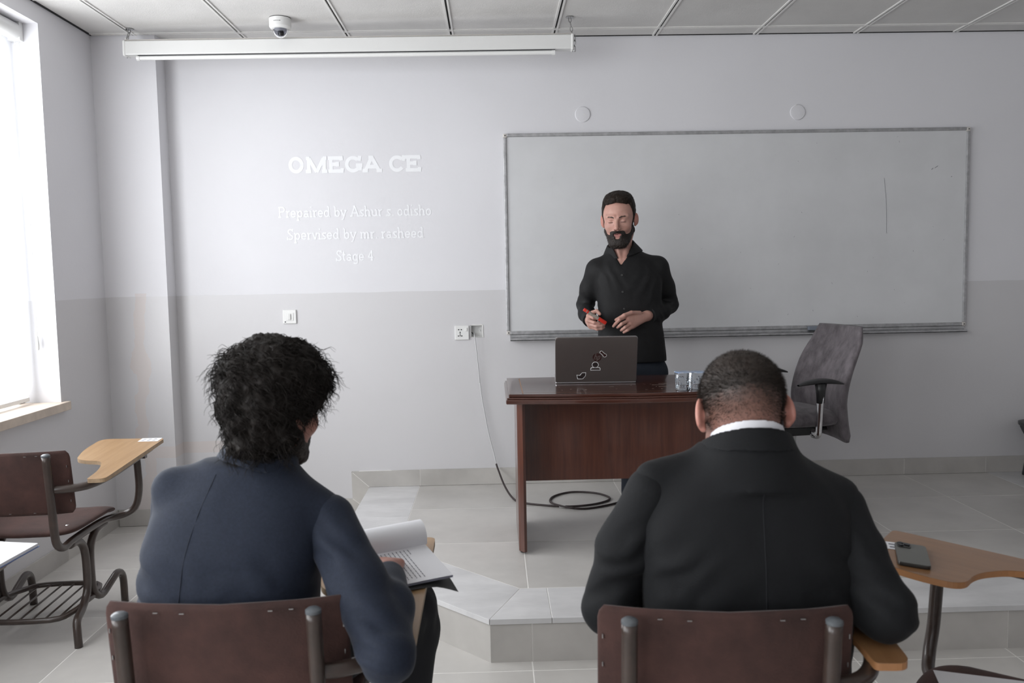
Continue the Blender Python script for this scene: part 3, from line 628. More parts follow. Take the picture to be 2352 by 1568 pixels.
def laptop():
    yaw = .055; W_ = .386; Dp = .262; Hh = .236
    hx, hy = .487, 3.955          # hinge middle
    t = thing('laptop', 'open silver-brown laptop with stickers on its lid', 'laptop', (hx, hy, DT+.0006), -yaw)
    M_ = lambda: None
    ob('base', MB().box((-W_/2, .004, 0), (W_/2, Dp, .016)), Mt['edge'], t, bevel=.004)
    ob('keyboard', MB().box((-W_/2+.03, .04, .0161), (W_/2-.03, .15, .0172)), Mt['keys'], t)
    ob('touchpad', MB().box((-.055, .168, .0161), (.055, .245, .0166)), Mt['silver'], t)
    ob('hinge', MB().tube([(-.12,.003,.014),(.12,.003,.014)], .006, 10), Mt['blackpl'], t)
    lean = math.radians(20)
    F = Matrix(((1,0,0,0),(0,math.cos(lean),-math.sin(lean),0),(0,math.sin(lean),math.cos(lean),0),(0,0,0,1)))   # local: x, thickness y, height z
    F = Matrix.Translation((0,0,.008))@F
    def rr(w, h, r, n=6):
        p = []
        for cx, cz, a0 in ((w/2-r, h-r, 0), (-w/2+r, h-r, 90), (-w/2+r, r*.6, 180), (w/2-r, r*.6, 270)):
            for i in range(n+1):
                a = math.radians(a0+90*i/n); p.append((cx+r*math.cos(a), max(0, cz+r*math.sin(a))))
        return p
    X = Matrix(((1,0,0,0),(0,0,-1,0),(0,1,0,0),(0,0,0,1)))    # prism z -> -y
    lid = ob('lid', MB().prism(rr(W_, Hh, .012), -.003, .004, M=F@X), Mt['silver'], t, bevel=.0015)
    ob('lid_rim', MB().prism(rr(W_+.003, Hh+.0015, .013), -.0055, -.0031, M=F@X), Mt['edge'], lid)
    ob('display', MB().prism(rr(W_-.02, Hh-.02, .006), -.0062, -.0056, M=F@Matrix.Translation((0,0,.01))@X), Mt['screen_off'], lid)
    def disc(cx, cz, rx, rz, y, m, nm, n=28): ob(nm, MB().prism([(cx+rx*math.cos(2*pi*i/n), cz+rz*math.sin(2*pi*i/n)) for i in range(n)], .004+y, .0044+y, M=F@X), m, lid)
    lx, lz = .004, .132
    disc(lx, lz, .0215, .0215, .0, Mt['logo'], 'logo')
    b = MB()
    def stroke(pts, w=.0016, y=.0046):
        n = len(pts); Lp, Rp = [], []
        for i in range(n):
            a, c = pts[max(0,i-1)], pts[min(n-1,i+1)]; dx, dz = c[0]-a[0], c[1]-a[1]; l = math.hypot(dx,dz); Lp.append((pts[i][0]-dz/l*w, pts[i][1]+dx/l*w)); Rp.append((pts[i][0]+dz/l*w, pts[i][1]-dx/l*w))
        b.add([F@Vector((p[0],-y,p[1])) for p in Lp+Rp], [(i,n+i,n+i+1,i+1) for i in range(n-1)])
    sl = .30
    S_ = lambda x, z: (lx+x+z*sl, lz+z)
    stroke([S_(-.011,-.012), S_(-.011,.020)]); stroke([S_(-.010,.005), S_(-.004,.0075), S_(-.002,.005), S_(-.002,-.012)])
    stroke([S_(.005,-.021), S_(.005,.007)]); stroke([S_(.005,.007), S_(.011,.007), S_(.013,.004), S_(.013,-.007), S_(.011,-.0105), S_(.005,-.0105)])
    ob('logo_letters', b, Mt['logot'], lid)
    # stickers: a joint-and-wrench outline, a toothed wheel on a name plate, a plain dark patch
    def patch(poly, y, m, nm): ob(nm, MB().prism(poly, .004+y, .00425+y, M=F@X), m, lid)
    for g_, y, m in ((.0028, .0002, 'stick_w'), (0, .0006, 'stick_d')):
        disc(-.004, .093, .0135+g_, .0135+g_, y, Mt[m], 'sticker')
        patch([(-.024-g_,.066-g_),(.018+g_,.066-g_),(.018+g_,.072+g_),(.013+g_,.077+g_),(-.019-g_,.077+g_),(-.024-g_,.072+g_)], y, Mt[m], 'sticker')
        patch([(-.086-g_,.020-g_),(-.064+g_*.5,.020-g_),(-.052+g_,.034),(-.050+g_,.050+g_),(-.066,.050+g_),(-.076-g_,.036+g_),(-.090-g_,.038+g_)], y, Mt[m], 'sticker')
    for g_, y, m in ((.0035, .0003, 'stick_w'), (.0, .0007, 'logo')):
        b2 = MB()
        for (cx, cz, r) in ((.024,.158,.006), (.032,.152,.004), (.040,.142,.0075)):
            b2.prism([(cx+(r+g_*.6)*math.cos(2*pi*i/16), cz+(r+g_*.6)*math.sin(2*pi*i/16)) for i in range(16)], .004+y, .00425+y, M=F@X)
        b2.prism([(.020-g_,.156),(.026,.163+g_),(.043+g_,.146),(.037,.138-g_)], .004+y, .00422+y, M=F@X)
        ob('sticker', b2, Mt[m], lid)
    b3 = MB()
    for i in range(5): b3.prism([(-.020+i*.0072,.0695),(-.0155+i*.0072,.0695),(-.0155+i*.0072,.0735),(-.020+i*.0072,.0735)], .0048, .0050, M=F@X)
    for i in range(10):
        a = 2*pi*i/10; b3.prism([(-.004+.0115*math.cos(a+q), .093+.0115*math.sin(a+q)) for q in (-.12,.12)]+[(-.004+.009*math.cos(a+q), .093+.009*math.sin(a+q)) for q in (.12,-.12)], .0048, .0050, M=F@X)
    ob('sticker_print', b3, Mt['logot'], lid)
laptop()
def cup(x, y, s, lab, rz):
    t = thing('water_cup', lab, 'cup', (x, y, DT+.0006), rz, 'sealed water cups on the desk')
    def rsq(r, z, n=32, p=5):
        out = []
        for k in range(n):
            a = 2*pi*k/n; c, d = math.cos(a), math.sin(a); q = (abs(c)**p+abs(d)**p)**(-1/p); out.append((r*q*c, r*q*d, z))
        return out
    b = MB(); prof = [(.020,.0),(.0275,.001),(.0295,.006),(.0300,.020),(.0290,.024),(.0300,.028),(.0318,.066),(.0330,.076),(.0330,.079)]
    rows = [rsq(r*s, z*s) for r, z in prof]; n = 32
    v = [p for r in rows for p in r]; f = [(i*n+k, i*n+(k+1)%n, (i+1)*n+(k+1)%n, (i+1)*n+k) for i in range(len(rows)-1) for k in range(n)]
    b.add(v, f+[tuple(range(n-1,-1,-1)), tuple(range((len(rows)-1)*n, len(rows)*n))])
    ob('cup_body', b, Mt['cup'], t, smooth=True, auto=40)
    l = MB(); rim = rsq(.0360*s, .0795*s); rim2 = rsq(.0345*s, .0825*s)
    l.add(rim+rim2, [(k,(k+1)%n,n+(k+1)%n,n+k) for k in range(n)]+[tuple(range(n,2*n)), tuple(range(n-1,-1,-1))])
    ob('foil_lid', l, Mt['foil'], t)
    pk = MB()
    for i in range(26):
        a = 2*pi*i/26+.2; rr_ = .0300*s; pk.ball((rr_*math.cos(a)*1.08, rr_*math.sin(a)*1.08, (.008+.055*((i*7) % 9)/9)*s), (.0036,.0036,.0055), 8)
    ob('moulded_ribs', pk, Mt['cup'], t, smooth=True)
cup(.845, 3.672, 1.0, 'sealed clear water cup with a blue foil lid, nearer the laptop', .15)
cup(.917, 3.690, .96, 'sealed clear water cup with a foil lid standing farther from the laptop', -.1)
# cables from the open box to the floor under the desk
cb = MB().tube([(-.118,5.03,1.10),(-.116,4.985,1.085),(-.110,4.985,1.04),(-.098,4.995,.90),(-.090,5.0,.80)], .0032, 8, sub=6)
cb2 = MB().tube([(-.090,5.0,.80),(-.075,4.998,.68),(-.045,4.995,.50),(-.012,4.99,.36),(.000,4.985,.30)], .0034, 8, sub=6)
t = thing('power_cable', 'thin cable hanging from the open wall box down to the floor under the desk', 'cable', (-.05, 4.9, HP))
ob('white_lead', cb, Mt['cable'], t, world=True, smooth=True); ob('taped_lead', cb2, Mt['cable'], t, world=True, smooth=True)
z = HP+.006
lead = [(.000,4.985,.30),(.012,4.95,.27),(.045,4.80,.215),(.085,4.66,z+.006),(.13,4.57,z),(.25,4.50,z),(.40,4.46,z),(.55,4.50,z),(.64,4.60,z),(.58,4.72,z),(.44,4.76,z),(.33,4.68,z),(.30,4.56,z),(.36,4.44,z+.007),(.46,4.41,z),(.58,4.45,z),(.70,4.54,z),(.80,4.66,z+.004)]
ob('braided_lead', MB().tube(lead, .0058, 8, sub=7), Mt['cabled'], t, world=True, smooth=True)
ob('tape_ring', MB().tube([(.345,4.466,z+.002),(.372,4.44,z+.004)], .0075, 8), Mt['white'], t, world=True)
t = thing('power_adapter', 'black plastic power adapter lying on the platform under the desk', 'adapter', (.85, 4.66, HP), .5)
ob('body', MB().box((-.055,-.03,.0008), (.055,.03,.034)), Mt['blackpl'], t, bevel=.009, seg=3)
ob('label', MB().box((-.03,-.016,.0341), (.03,.016,.0345)), Mt['greypl'], t)
# ================================================================== OFFICE CHAIR BEHIND THE DESK
def office_chair():
    th = math.radians(100)      # the sitter would look towards the window
    t = thing('office_chair', 'grey plush swivel chair with black armrests by the board', 'chair', (1.62, 4.42, HP), th)
    # local frame: +y is forward (towards the window), +x is the sitter's right (towards the wall), origin on the floor under the column
    bw = .25
    def back(u, v):      # closed section swept up the back
        z = .375+.60*v; k = v
        half = bw*(1-.22*max(0, (v-.62)/.38)**2.2)*(.93+.07*min(1, v*4)); 
        yc = -.235-.05*math.sin(pi*min(1, v*1.15))*-1-.09*(v-.35)*(1 if v > .35 else .3)
        th_ = .045*(1-.55*v**3)*(1 if v > .02 else .6)
        a = 2*pi*u; c, s_ = math.cos(a), math.sin(a); p = .55
        x = half*math.copysign(abs(c)**p, c); y = th_*math.copysign(abs(s_)**.8, s_)
        return Vector((x, yc+y+.06*(x/bw)**2*(1-v*.4), z))
    b = MB().grid(back, 40, 22, closeu=True); n = 22
    b.f.append(tuple(i*n+n-1 for i in range(40))); b.m.append(0); b.f.append(tuple(i*n for i in range(39,-1,-1))); b.m.append(0)
    ob('backrest', b, Mt['chairfab'], t, smooth=True)
    def seat(u, v):
        a = 2*pi*u; c, s_ = math.cos(a), math.sin(a); p = .6; r = math.sin(pi*min(.999, max(.001, v)))**.35
        return Vector((.24*r*math.copysign(abs(c)**p, c), .03+.235*r*math.copysign(abs(s_)**p, s_), .50-.045*math.cos(pi*v)-.01*(s_*r)**2))
    b = MB().grid(seat, 40, 12, closeu=True); b.f += [tuple(i*12+11 for i in range(40)), tuple(i*12 for i in range(39,-1,-1))]; b.m += [0,0]; ob('seat', b, Mt['chairfab'], t, smooth=True)
    for sx in (-1, 1):
        x = .275*sx
        ob('arm_upright', MB().tube([(x*.80,.02,.435),(x*.97,.02,.440),(x,.02,.47),(x,.015,.56),(x,.01,.635)], .0145, 12, sub=4, flat=1.7), Mt['chrome'], t, smooth=True)
        ob('arm_sleeve', MB().tube([(x,.01,.60),(x,.01,.66),(x,.01,.70)], .02, 12, rs=[.019,.023,.030], flat=1.5), Mt['blackpl'], t, smooth=True)
        pad = MB().grid(lambda u, v: Vector((x+.036*math.cos(2*pi*u)*math.sin(pi*max(.02,min(.98,v)))**.4, .01-.125+.25*v, .712+.014*math.sin(2*pi*u)*math.sin(pi*max(.02,min(.98,v)))**.4-.018*(2*v-1)**2)), 16, 16, closeu=True)
        ob('armrest', pad, Mt['blackpl'], t, smooth=True)
    ob('mechanism', MB().box((-.09,-.11,.395), (.09,.13,.445)).box((-.06,-.26,.41), (.06,-.10,.432)), Mt['blackpl'], t, bevel=.008)
    ob('tilt_lever', MB().tube([(-.05,.09,.41),(-.10,.10,.38),(-.105,.10,.30)], .020, 10), Mt['blackpl'], t, smooth=True)
    ob('gas_column', MB().lathe([(.014,.29),(.014,.40)], (0,0,0), 16), Mt['steel'], t, smooth=True, auto=40)
    ob('column_sleeve', MB().lathe([(.034,.10),(.034,.23),(.027,.24),(.027,.29),(.015,.292)], (0,0,0), 20), Mt['blackpl'], t, smooth=True, auto=40)
    for i in range(5):
        a = 2*pi*i/5+.35; d = Vector((math.cos(a), math.sin(a), 0))
        l = ob('base_arm', MB().tube([d*.02+Vector((0,0,.125)), d*.12+Vector((0,0,.118)), d*.27+Vector((0,0,.085)), d*.30+Vector((0,0,.07))], .018, 10, sub=4, rs=None), Mt['chrome'], t, smooth=True)
        R = Matrix.Rotation(a, 3, 'Z')@Matrix.Rotation(pi/2, 3, 'X')
        ob('caster', MB().lathe([(.012,-.026),(.028,-.024),(.028,-.004),(.02,0),(.028,.004),(.028,.024),(.012,.026)], d*.30+Vector((0,0,.0285)), 16, M=R).box((d.x*.30-.008, d.y*.30-.008, .03), (d.x*.30+.008, d.y*.30+.008, .066)), Mt['blackpl'], t, smooth=True, auto=40)
office_chair()
def grey_stool():
    t = thing('plastic_stool', 'dark grey plastic stool standing on the platform against the wall', 'stool', (3.343, 4.79, HP))
    def rsq(h, z, n=24, p=4):
        out = []
        for k in range(n):
            a = 2*pi*k/n; c, d = math.cos(a), math.sin(a); q = (abs(c)**p+abs(d)**p)**(-1/p); out.append((h*q*c, h*q*d, z))
        return out
    rows = [rsq(.15,.30), rsq(.165,.312), rsq(.178,.318), rsq(.178,.336), rsq(.172,.340), rsq(.10,.338)]; n = 24
    ob('seat', MB().add([p for r in rows for p in r], [(i*n+k, i*n+(k+1)%n, (i+1)*n+(k+1)%n, (i+1)*n+k) for i in range(5) for k in range(n)]+[tuple(range(5*n,6*n)), tuple(range(n-1,-1,-1))]), Mt['greypl'], t, smooth=True, auto=40)
    for sx in (-1, 1):
        for sy in (-1, 1): ob('leg', MB().tube([(sx*.12,sy*.12,.315),(sx*.10,sy*.10,.20),(sx*.115,sy*.115,.006)], .03, 8, sub=4, rs=[.034,.030,.026,.024,.022,.021,.020,.020,.020]), Mt['greypl'], t, smooth=True)
    ob('apron', MB().add([(p[0]*.93,p[1]*.93,z) for z in (.315,.225) for p in rsq(.15-.02*(z < .3), 0)], [(k,(k+1)%n,n+(k+1)%n,n+k) for k in range(n)]), Mt['greypl'], t, smooth=True)
grey_stool()
# ================================================================== TABLET-ARM STUDENT CHAIRS
def rounded(poly, r, n=5):
    """round the corners of a polygon (list of (x, y, radius or None))"""
    out = []; k = len(poly)
    for i in range(k):
        p = Vector(poly[i][:2]); a = Vector(poly[i-1][:2]); c = Vector(poly[(i+1)%k][:2]); rr_ = poly[i][2] if len(poly[i]) > 2 else r
        u = (a-p); v = (c-p); m = min(rr_, u.length*.48, v.length*.48); u.normalize(); v.normalize(); s, e = p+u*m, p+v*m
        for j in range(n+1):
            t_ = j/n; out.append(tuple((1-t_)**2*s+2*t_*(1-t_)*p+t_*t_*e))
    return out
TAB = rounded([(.312,-.02,.012), (.382,-.02,.03), (.386,.57,.02), (.095,.58,.05), (.10,.40,.06), (.135,.262,.03), (.19,.235,.02), (.262,.222,.055), (.306,.10,.12)], .02)
TAB2 = rounded([(.312,-.02,.012), (.382,-.02,.03), (.386,.57,.02), (.115,.58,.05), (.082,.46,.05), (.088,.352,.075), (.190,.345,.09), (.292,.268,.11), (.306,.10,.10)], .02, 7)
def student_chair(label, loc, rotz, dx=0, worn=False, TAB=TAB):
    t = thing('tablet_chair', label, 'chair', (loc[0], loc[1], 0), rotz, 'student chairs with writing tablets')
    tb, te = (Mt['tabdark'], Mt['tabdedge']) if worn else (Mt['tablet'], Mt['tabedge'])
    # backrest: curved upholstered board
    w, z0, z1, th = .247, .548, .802, .022
    def sec(u, v):
        a = 2*pi*u; c, s_ = math.cos(a), math.sin(a); p = .22
        q = 1-.05*max(0, abs(2*v-1)-.86)/.14*abs(2*v-1)
        x = w*math.copysign(abs(c)**p, c)*q; zc = z0+(z1-z0)*v; y = th/2*math.copysign(abs(s_)**.45, s_)*min(1, math.sin(pi*min(.98, max(.02, v)))**.30)
        return Vector((x, y+.042*(x/w)**2-.040+(zc-.70)*-.12, zc+.010*(x/w)**2*0))
    nu, nv = 56, 20
    b = MB().grid(sec, nu, nv, closeu=True); b.f += [tuple(i*nv+nv-1 for i in range(nu)), tuple(i*nv for i in range(nu-1,-1,-1))]; b.m += [0,0]
    back = ob('backrest', b, Mt['suede'], t, smooth=True)
    yb = lambda x, z: .042*(x/w)**2-.040+(z-.70)*-.12-th/2
    for x, z, v in [(x, z0+.012, 0) for x in (-.16,-.07,.02,.11,.17)]+[(x, z1-.014, 0) for x in (-.13,-.075,.10,.14)]+[(s*.238, z, 1) for s in (-1,1) for z in (.60,.68,.74)]:
        l = (.0008,.0008,.0045) if v else (.0045,.0008,.0008)
        ob('staple', MB().box((x-l[0], yb(x,z)-.0006, z-l[2]), (x+l[0], yb(x,z)+.002, z+l[2])), Mt['steel'], back)
    # seat: upholstered board with a waterfall front
    def st(u, v):
        a = 2*pi*u; c, s_ = math.cos(a), math.sin(a); p = .30; r = max(.30, math.sin(pi*min(.998, max(.002, v)))**.22)
        x = .222*r*math.copysign(abs(c)**p, c); y = .245+.215*r*math.copysign(abs(s_)**p, s_)
        return Vector((x, y, .452-.0175*math.cos(pi*v)+.010*(x/.22)**2-.030*max(0,(y-.34)/.12)**2))
    sbm = MB().grid(st, 56, 12, closeu=True); sbm.f += [tuple(i*12+11 for i in range(56)), tuple(i*12 for i in range(55,-1,-1))]; sbm.m += [0,0]
    seat = ob('seat', sbm, Mt['suede'], t, smooth=True)
    for sx in (-1, 1):
        for yy in (.10, .38): ob('seat_bolt', MB().ball((sx*.165, yy, .470-.006*(yy > .2)), (.011,.011,.005), 10), Mt['chrome'], seat, smooth=True)
    r = .0158
    for sx in (-1, 1):
        x = .19*sx
        pts = [(x,-.072,.792),(x,-.063,.70),(x,-.052,.58),(x,-.045,.49),(x,-.030,.435),(x,.015,.408),(x,.08,.414),(x,.20,.418),(x,.34,.416)]
        if sx > 0: pts += [(x+.01,.40,.412),(x+.05,.445,.415),(x+.095+dx,.455,.445),(x+.118+dx,.450,.52),(x+.120+dx,.445,.62),(x+.118+dx,.44,.685)]
        else: pts += [(x,.40,.412)]
        ob('back_post', MB().tube(pts, r, 12, sub=4), Mt['tube'], t, smooth=True)
        ob('post_cap', MB().lathe([(.0001,0),(r*1.02,0),(r*1.02,.006),(r*.7,.010),(.0001,.011)], (x,-.0725,.790), 14), Mt['tubecap'], t, smooth=True, auto=50)
        # paired legs that rise together and splay to the feet
        ob('leg', MB().tube([(x,.06,.402),(x,.13,.395),(x,.175,.345),(x,.185,.24),(x,.175,.165),(x+.005*sx,.12,.118),(x+.02*sx,.045,.098),(x+.032*sx,.018,.06),(x+.036*sx,.014,.001)], r, 12, sub=4), Mt['tube'], t, smooth=True)
        ob('leg', MB().tube([(x,.36,.402),(x,.28,.395),(x,.228,.345),(x,.220,.24),(x,.232,.150),(x+.003*sx,.29,.108),(x+.008*sx,.37,.135),(x+.012*sx,.43,.155),(x+.015*sx,.472,.12),(x+.015*sx,.48,.001)], r, 12, sub=4), Mt['tube'], t, smooth=True)
    rack = ob('book_rack', MB().tube([(-.165,.05,.10),(.10,.05,.10),(.17,.10,.115),(.19,.17,.13),(.18,.26,.125),(.12,.40,.118),(-.10,.40,.118),(-.165,.34,.12),(-.19,.22,.13),(-.185,.12,.115)], .0115, 10, closed=True, sub=4), Mt['tube'], t, smooth=True)
    for i in range(6): ob('rack_rod', MB().tube([(-.125+.05*i,.052,.102),(-.125+.05*i,.398,.119)], .004, 6), Mt['tube'], rack, smooth=True)
    # writing tablet, tilted up a little to the front
    tilt = math.atan2(.042, .58); Mtb = Matrix.Translation((dx,0,.690))@Matrix.Rotation(tilt, 4, 'X')
    tab = ob('writing_tablet', MB().prism(TAB, -.016, -.001, 1, M=Mtb).prism(TAB, -.001, 0, 0, M=Mtb), [tb, te], t)
    tab['top'] = 1
    arm = [(.19,-.045,.655),(.235,-.035,.655),(.30+dx*.8,.0,.658),(.335+dx,.06,.667),(.348+dx,.16,.677),(.348+dx,.34,.690),(.346+dx,.50,.702)]
    ob('tablet_arm', MB().tube(arm, .0165, 12, sub=4), Mt['tube'], t, smooth=True)
    ob('tablet_bracket', MB().box((.20+dx,.43,.668), (.35+dx,.455,.694)), Mt['tube'], t)
    return t, lambda p: (Matrix.Translation((loc[0], loc[1], 0))@Matrix.Rotation(rotz, 4, 'Z')@Mtb)@Vector(p)
CH = {}
CH['navy'] = student_chair('brown suede tablet chair under the curly-haired man in the navy jacket', (-.558, 1.675), .0)
CH['dark'] = student_chair('brown suede tablet chair under the short-haired man in the black jacket', (.440, 1.570), math.radians(-4), dx=-.025, worn=True)
CH['far'] = student_chair('empty brown suede tablet chair with an oak tablet by the window', (-1.905, 3.225), 0)
CH['right'] = student_chair('empty brown tablet chair turned sideways with a phone on its tablet', (1.298, 1.553), math.radians(52), worn=True, TAB=TAB2)
CH['left'] = student_chair('brown tablet chair with a spiral notebook lying on its tablet', (-1.715, 1.73), math.radians(-4))
# ------------------------------------------------------------------ things lying on the tablets
def on(key, name, label, cat, p, rz, group=None):
    """a thing whose base lies on a chair's tablet at local (x, y); its own +z follows the tablet"""
    f = CH[key][1]; o = f((p[0], p[1], .0006)); t = thing(name, label, cat, o, 0, group)
    e1 = (f((p[0]+1, p[1], .0006))-o).normalized(); e2 = (f((p[0], p[1]+1, .0006))-o).normalized(); n = e1.cross(e2)
    R = Matrix((e1, e2, n)).transposed()@Matrix.Rotation(rz, 3, 'Z'); t.rotation_euler = R.to_euler(); return t
def stickerlabel(key, p, rz, lab):
    t = on(key, 'seat_label', lab, 'label', p, rz)
    ob('card', MB().box((-.045,-.028,0), (.045,.028,.0006)), Mt['paper'], t)
    b = MB()
    for i in range(3):
        for j in range(2): b.box((-.034+.024*i,-.016+.022*j,.0006), (-.020+.024*i,-.008+.022*j,.0009))
    ob('print', b, Mt['ink'], t, kind='stuff')
stickerlabel('far', (.33,.545), .0, 'small white number label on the oak tablet by the window')
stickerlabel('right', (.248,.540), math.radians(-70), 'small white number label beside the phone')
def phone():
    t = on('right', 'mobile_phone', 'grey mobile phone lying face down on the tablet', 'phone', (.195,.485), math.radians(-75))
    pl = rounded([(-.037,-.076), (.037,-.076), (.037,.076), (-.037,.076)], .012)
    ob('rim', MB().prism(pl, 0, .009), Mt['phonerim'], t, bevel=.002)
    ob('back_cover', MB().prism([(x*.97,y*.985) for x, y in pl], .009, .0096), Mt['phone'], t)
    ob('camera_bump', MB().prism(rounded([(-.033,.035), (.0,.035), (.0,.071), (-.033,.071)], .008), .0096, .0115), Mt['phonerim'], t)
    for x, y in ((-.024,.061), (-.024,.045), (-.009,.053)): ob('camera_lens', MB().lathe([(.0068,0),(.0068,.0025),(.005,.003),(.001,.003)], (x,y,.0115), 14), Mt['lens'], t)
phone()
def notebook():
    t = on('left', 'spiral_notebook', 'open white spiral notebook lying on the tablet near the window', 'notebook', (.30,.40), math.radians(-6))
    ob('cover', MB().box((-.105,-.135,0), (.105,.165,.002)), Mt['bluecard'], t)
    pg = MB().grid(lambda u, v: Vector((-.103+.206*u, -.130+.292*v, .012+.003*math.sin(3*u+2*v))), 10, 10); ob('pages', MB().box((-.103,-.130,.002), (.103,.162,.0105)), Mt['paper'], t)
    ob('top_page', pg, Mt['paper'], t, smooth=True)
    for i in range(22): ob('spiral_ring', MB().tube([(-.098+.0093*i+.002*math.cos(a), -.134+.008*math.cos(a), .007+.008*math.sin(a)) for a in [2*pi*k/8 for k in range(8)]], .0009, 5, closed=True), Mt['greypl'], t)
notebook()
def handout():
    """stapled pages on the navy man's tablet, the front pages folded over"""
    t = on('navy', 'stapled_handout', 'stapled printed handout with its front pages folded over in the navy-jacketed man\'s hands', 'papers', (.302,.354), math.radians(25))
    # local: x across (towards the right), y away from the reader
    W2, y0, y1 = .107, -.115, .105
    curl = lambda x, y: .012+.020*max(0, (x-.02)/.13)**2*0+.006*math.sin((y+.15)*9)
    ob('backing_card', MB().grid(lambda u, v: Vector((-.09+.205*u, -.128+.245*v, .004-.045*max(0, u-.72)**1.3*2-.03*max(0,.25-v)*max(0,u-.5)*4+.010*v)), 12, 8), Mt['blackcard'], t, smooth=True)
    b = MB()
    for k in range(6):
        b.grid(lambda u, v: Vector((-W2+2*W2*u, y0+(y1-y0)*v, .0065+.0009*k+.002*math.sin(pi*u)+.010*v)), 10, 8)
    ob('page_stack', b, Mt['paperg'], t, smooth=True, kind='stuff')
    page = lambda u, v: Vector((-W2+2*W2*u, y0+(y1-y0)*v, .0125+.002*math.sin(pi*u)+.010*v))
    ob('page', MB().grid(page, 14, 10), Mt['paper'], t, smooth=True)
    # folded-over sheets rolling back along the far edge
    def roll(u, v):
        a = math.radians(205-190*v); r = .040
        return Vector((-W2+2*W2*u, y1-.005+r*math.cos(a), .042+r*math.sin(a)*.95))
    ob('folded_sheets', MB().grid(roll, 14, 16), Mt['paper'], t, smooth=True)
    tx_ = MB(); rr = random.Random(9)
    for i in range(13):
        u = .16+.048*i
        if i in (4,): continue
        v = .80
        while v > (.10 if i != 12 else .66):
            l = rr.uniform(.035, .07); 
            p = [page(u, v), page(u+.010, v), page(u+.010, max(.08, v-l)), page(u, max(.08, v-l))]
            tx_.add([q+Vector((0,0,.0004)) for q in p], [(0,1,2,3)]); v -= l+.012
    ob('print', tx_, Mt['ink'], t, kind='stuff')
handout()
def seat_papers():
    c = Vector((1.298, 1.553, .478)); th = math.radians(52)
    L2W = lambda x, y: c+Vector((math.cos(th)*x-math.sin(th)*y, math.sin(th)*x+math.cos(th)*y, 0))
    for k, (x, y, rz, lab, dz) in enumerate(((.055,.240,.35,'white printed sheet lying on the brown seat of the sideways chair', .0), (.00,.215,.75,'white sheet with a blue edge lying under the other sheet on the seat', .0))):
        o = L2W(x, y); t = thing('paper_sheet', lab, 'paper', (o.x, o.y, .478+.004*(1-k)+dz), th+rz, 'sheets on the seat')
        ob('sheet', MB().grid(lambda u, v: Vector((-.105+.21*u, -.148+.296*v, .001+.006*math.sin(2*u)*v+(.0008 if 1 else 0))), 8, 8), Mt['paper'], t, smooth=True)
        ob('blue_band' if k else 'print', MB().grid(lambda u, v: Vector((-.105+.03*u if k else -.08+.15*u, -.148+.296*v if k else -.10+.004*v, .0016+.006*math.sin(.28*u)*v)), 4, 8), Mt['bluecard'] if k else Mt['ink'], t)
seat_papers()
# ================================================================== PEOPLE: distance fields meshed with surface nets
V3 = lambda *a: np.array(a, np.float32)
def cap(P, a, b, ra, rb):
    a, b = np.asarray(a, np.float32), np.asarray(b, np.float32); ba = b-a
    t = np.clip(((P-a)@ba)/max(1e-9, ba@ba), 0, 1); return np.linalg.norm(P-a-t[:,None]*ba, axis=1)-(ra+(rb-ra)*t)
def ell(P, c, r, R=None):
    q = P-np.asarray(c, np.float32)
    if R is not None: q = q@R
    r = np.asarray(r, np.float32); k0 = np.linalg.norm(q/r, axis=1); k1 = np.linalg.norm(q/(r*r), axis=1)+1e-9
    return k0*(k0-1)/k1
def smin(a, b, k):
    h = np.clip(.5+.5*(b-a)/k, 0, 1); return b+(a-b)*h-k*h*(1-h)
def smax(a, b, k): return -smin(-a, -b, k)
def chain(P, pts, rad, k=.02):
    d = None
    for i in range(len(pts)-1):
        e = cap(P, pts[i], pts[i+1], rad[i], rad[i+1]); d = e if d is None else smin(d, e, k)
    return d
def loft(P, st, n=2.5):
    """stack of superellipses: stations (z, cx, cy, rx, ry), smooth in between"""
    st = np.array(st, np.float32); z = P[:,2]
    zz = np.linspace(st[0,0], st[-1,0], 80); tab = []
    for c in range(1, 5):       # cubic-ish smoothing of the station table
        y = np.interp(zz, st[:,0], st[:,c]); ker = np.ones(7)/7; y2 = np.convolve(np.pad(y, 3, 'edge'), ker, 'valid'); tab.append(np.interp(z, zz, y2))
    cx, cy, rx, ry = tab
    k = (np.abs((P[:,0]-cx)/rx)**n+np.abs((P[:,1]-cy)/ry)**n)**(1/n)
    d = (k-1)*np.minimum(rx, ry); return np.maximum(d, np.maximum(z-st[-1,0], st[0,0]-z))
def rotm(yaw=0, pitch=0, roll=0):
    """columns = head axes in the world: x right, y forward, z up; yaw about z (left +), pitch>0 looks down"""
    return np.array((Matrix.Rotation(yaw, 3, 'Z')@Matrix.Rotation(-pitch, 3, 'X')@Matrix.Rotation(roll, 3, 'Y')), np.float32)
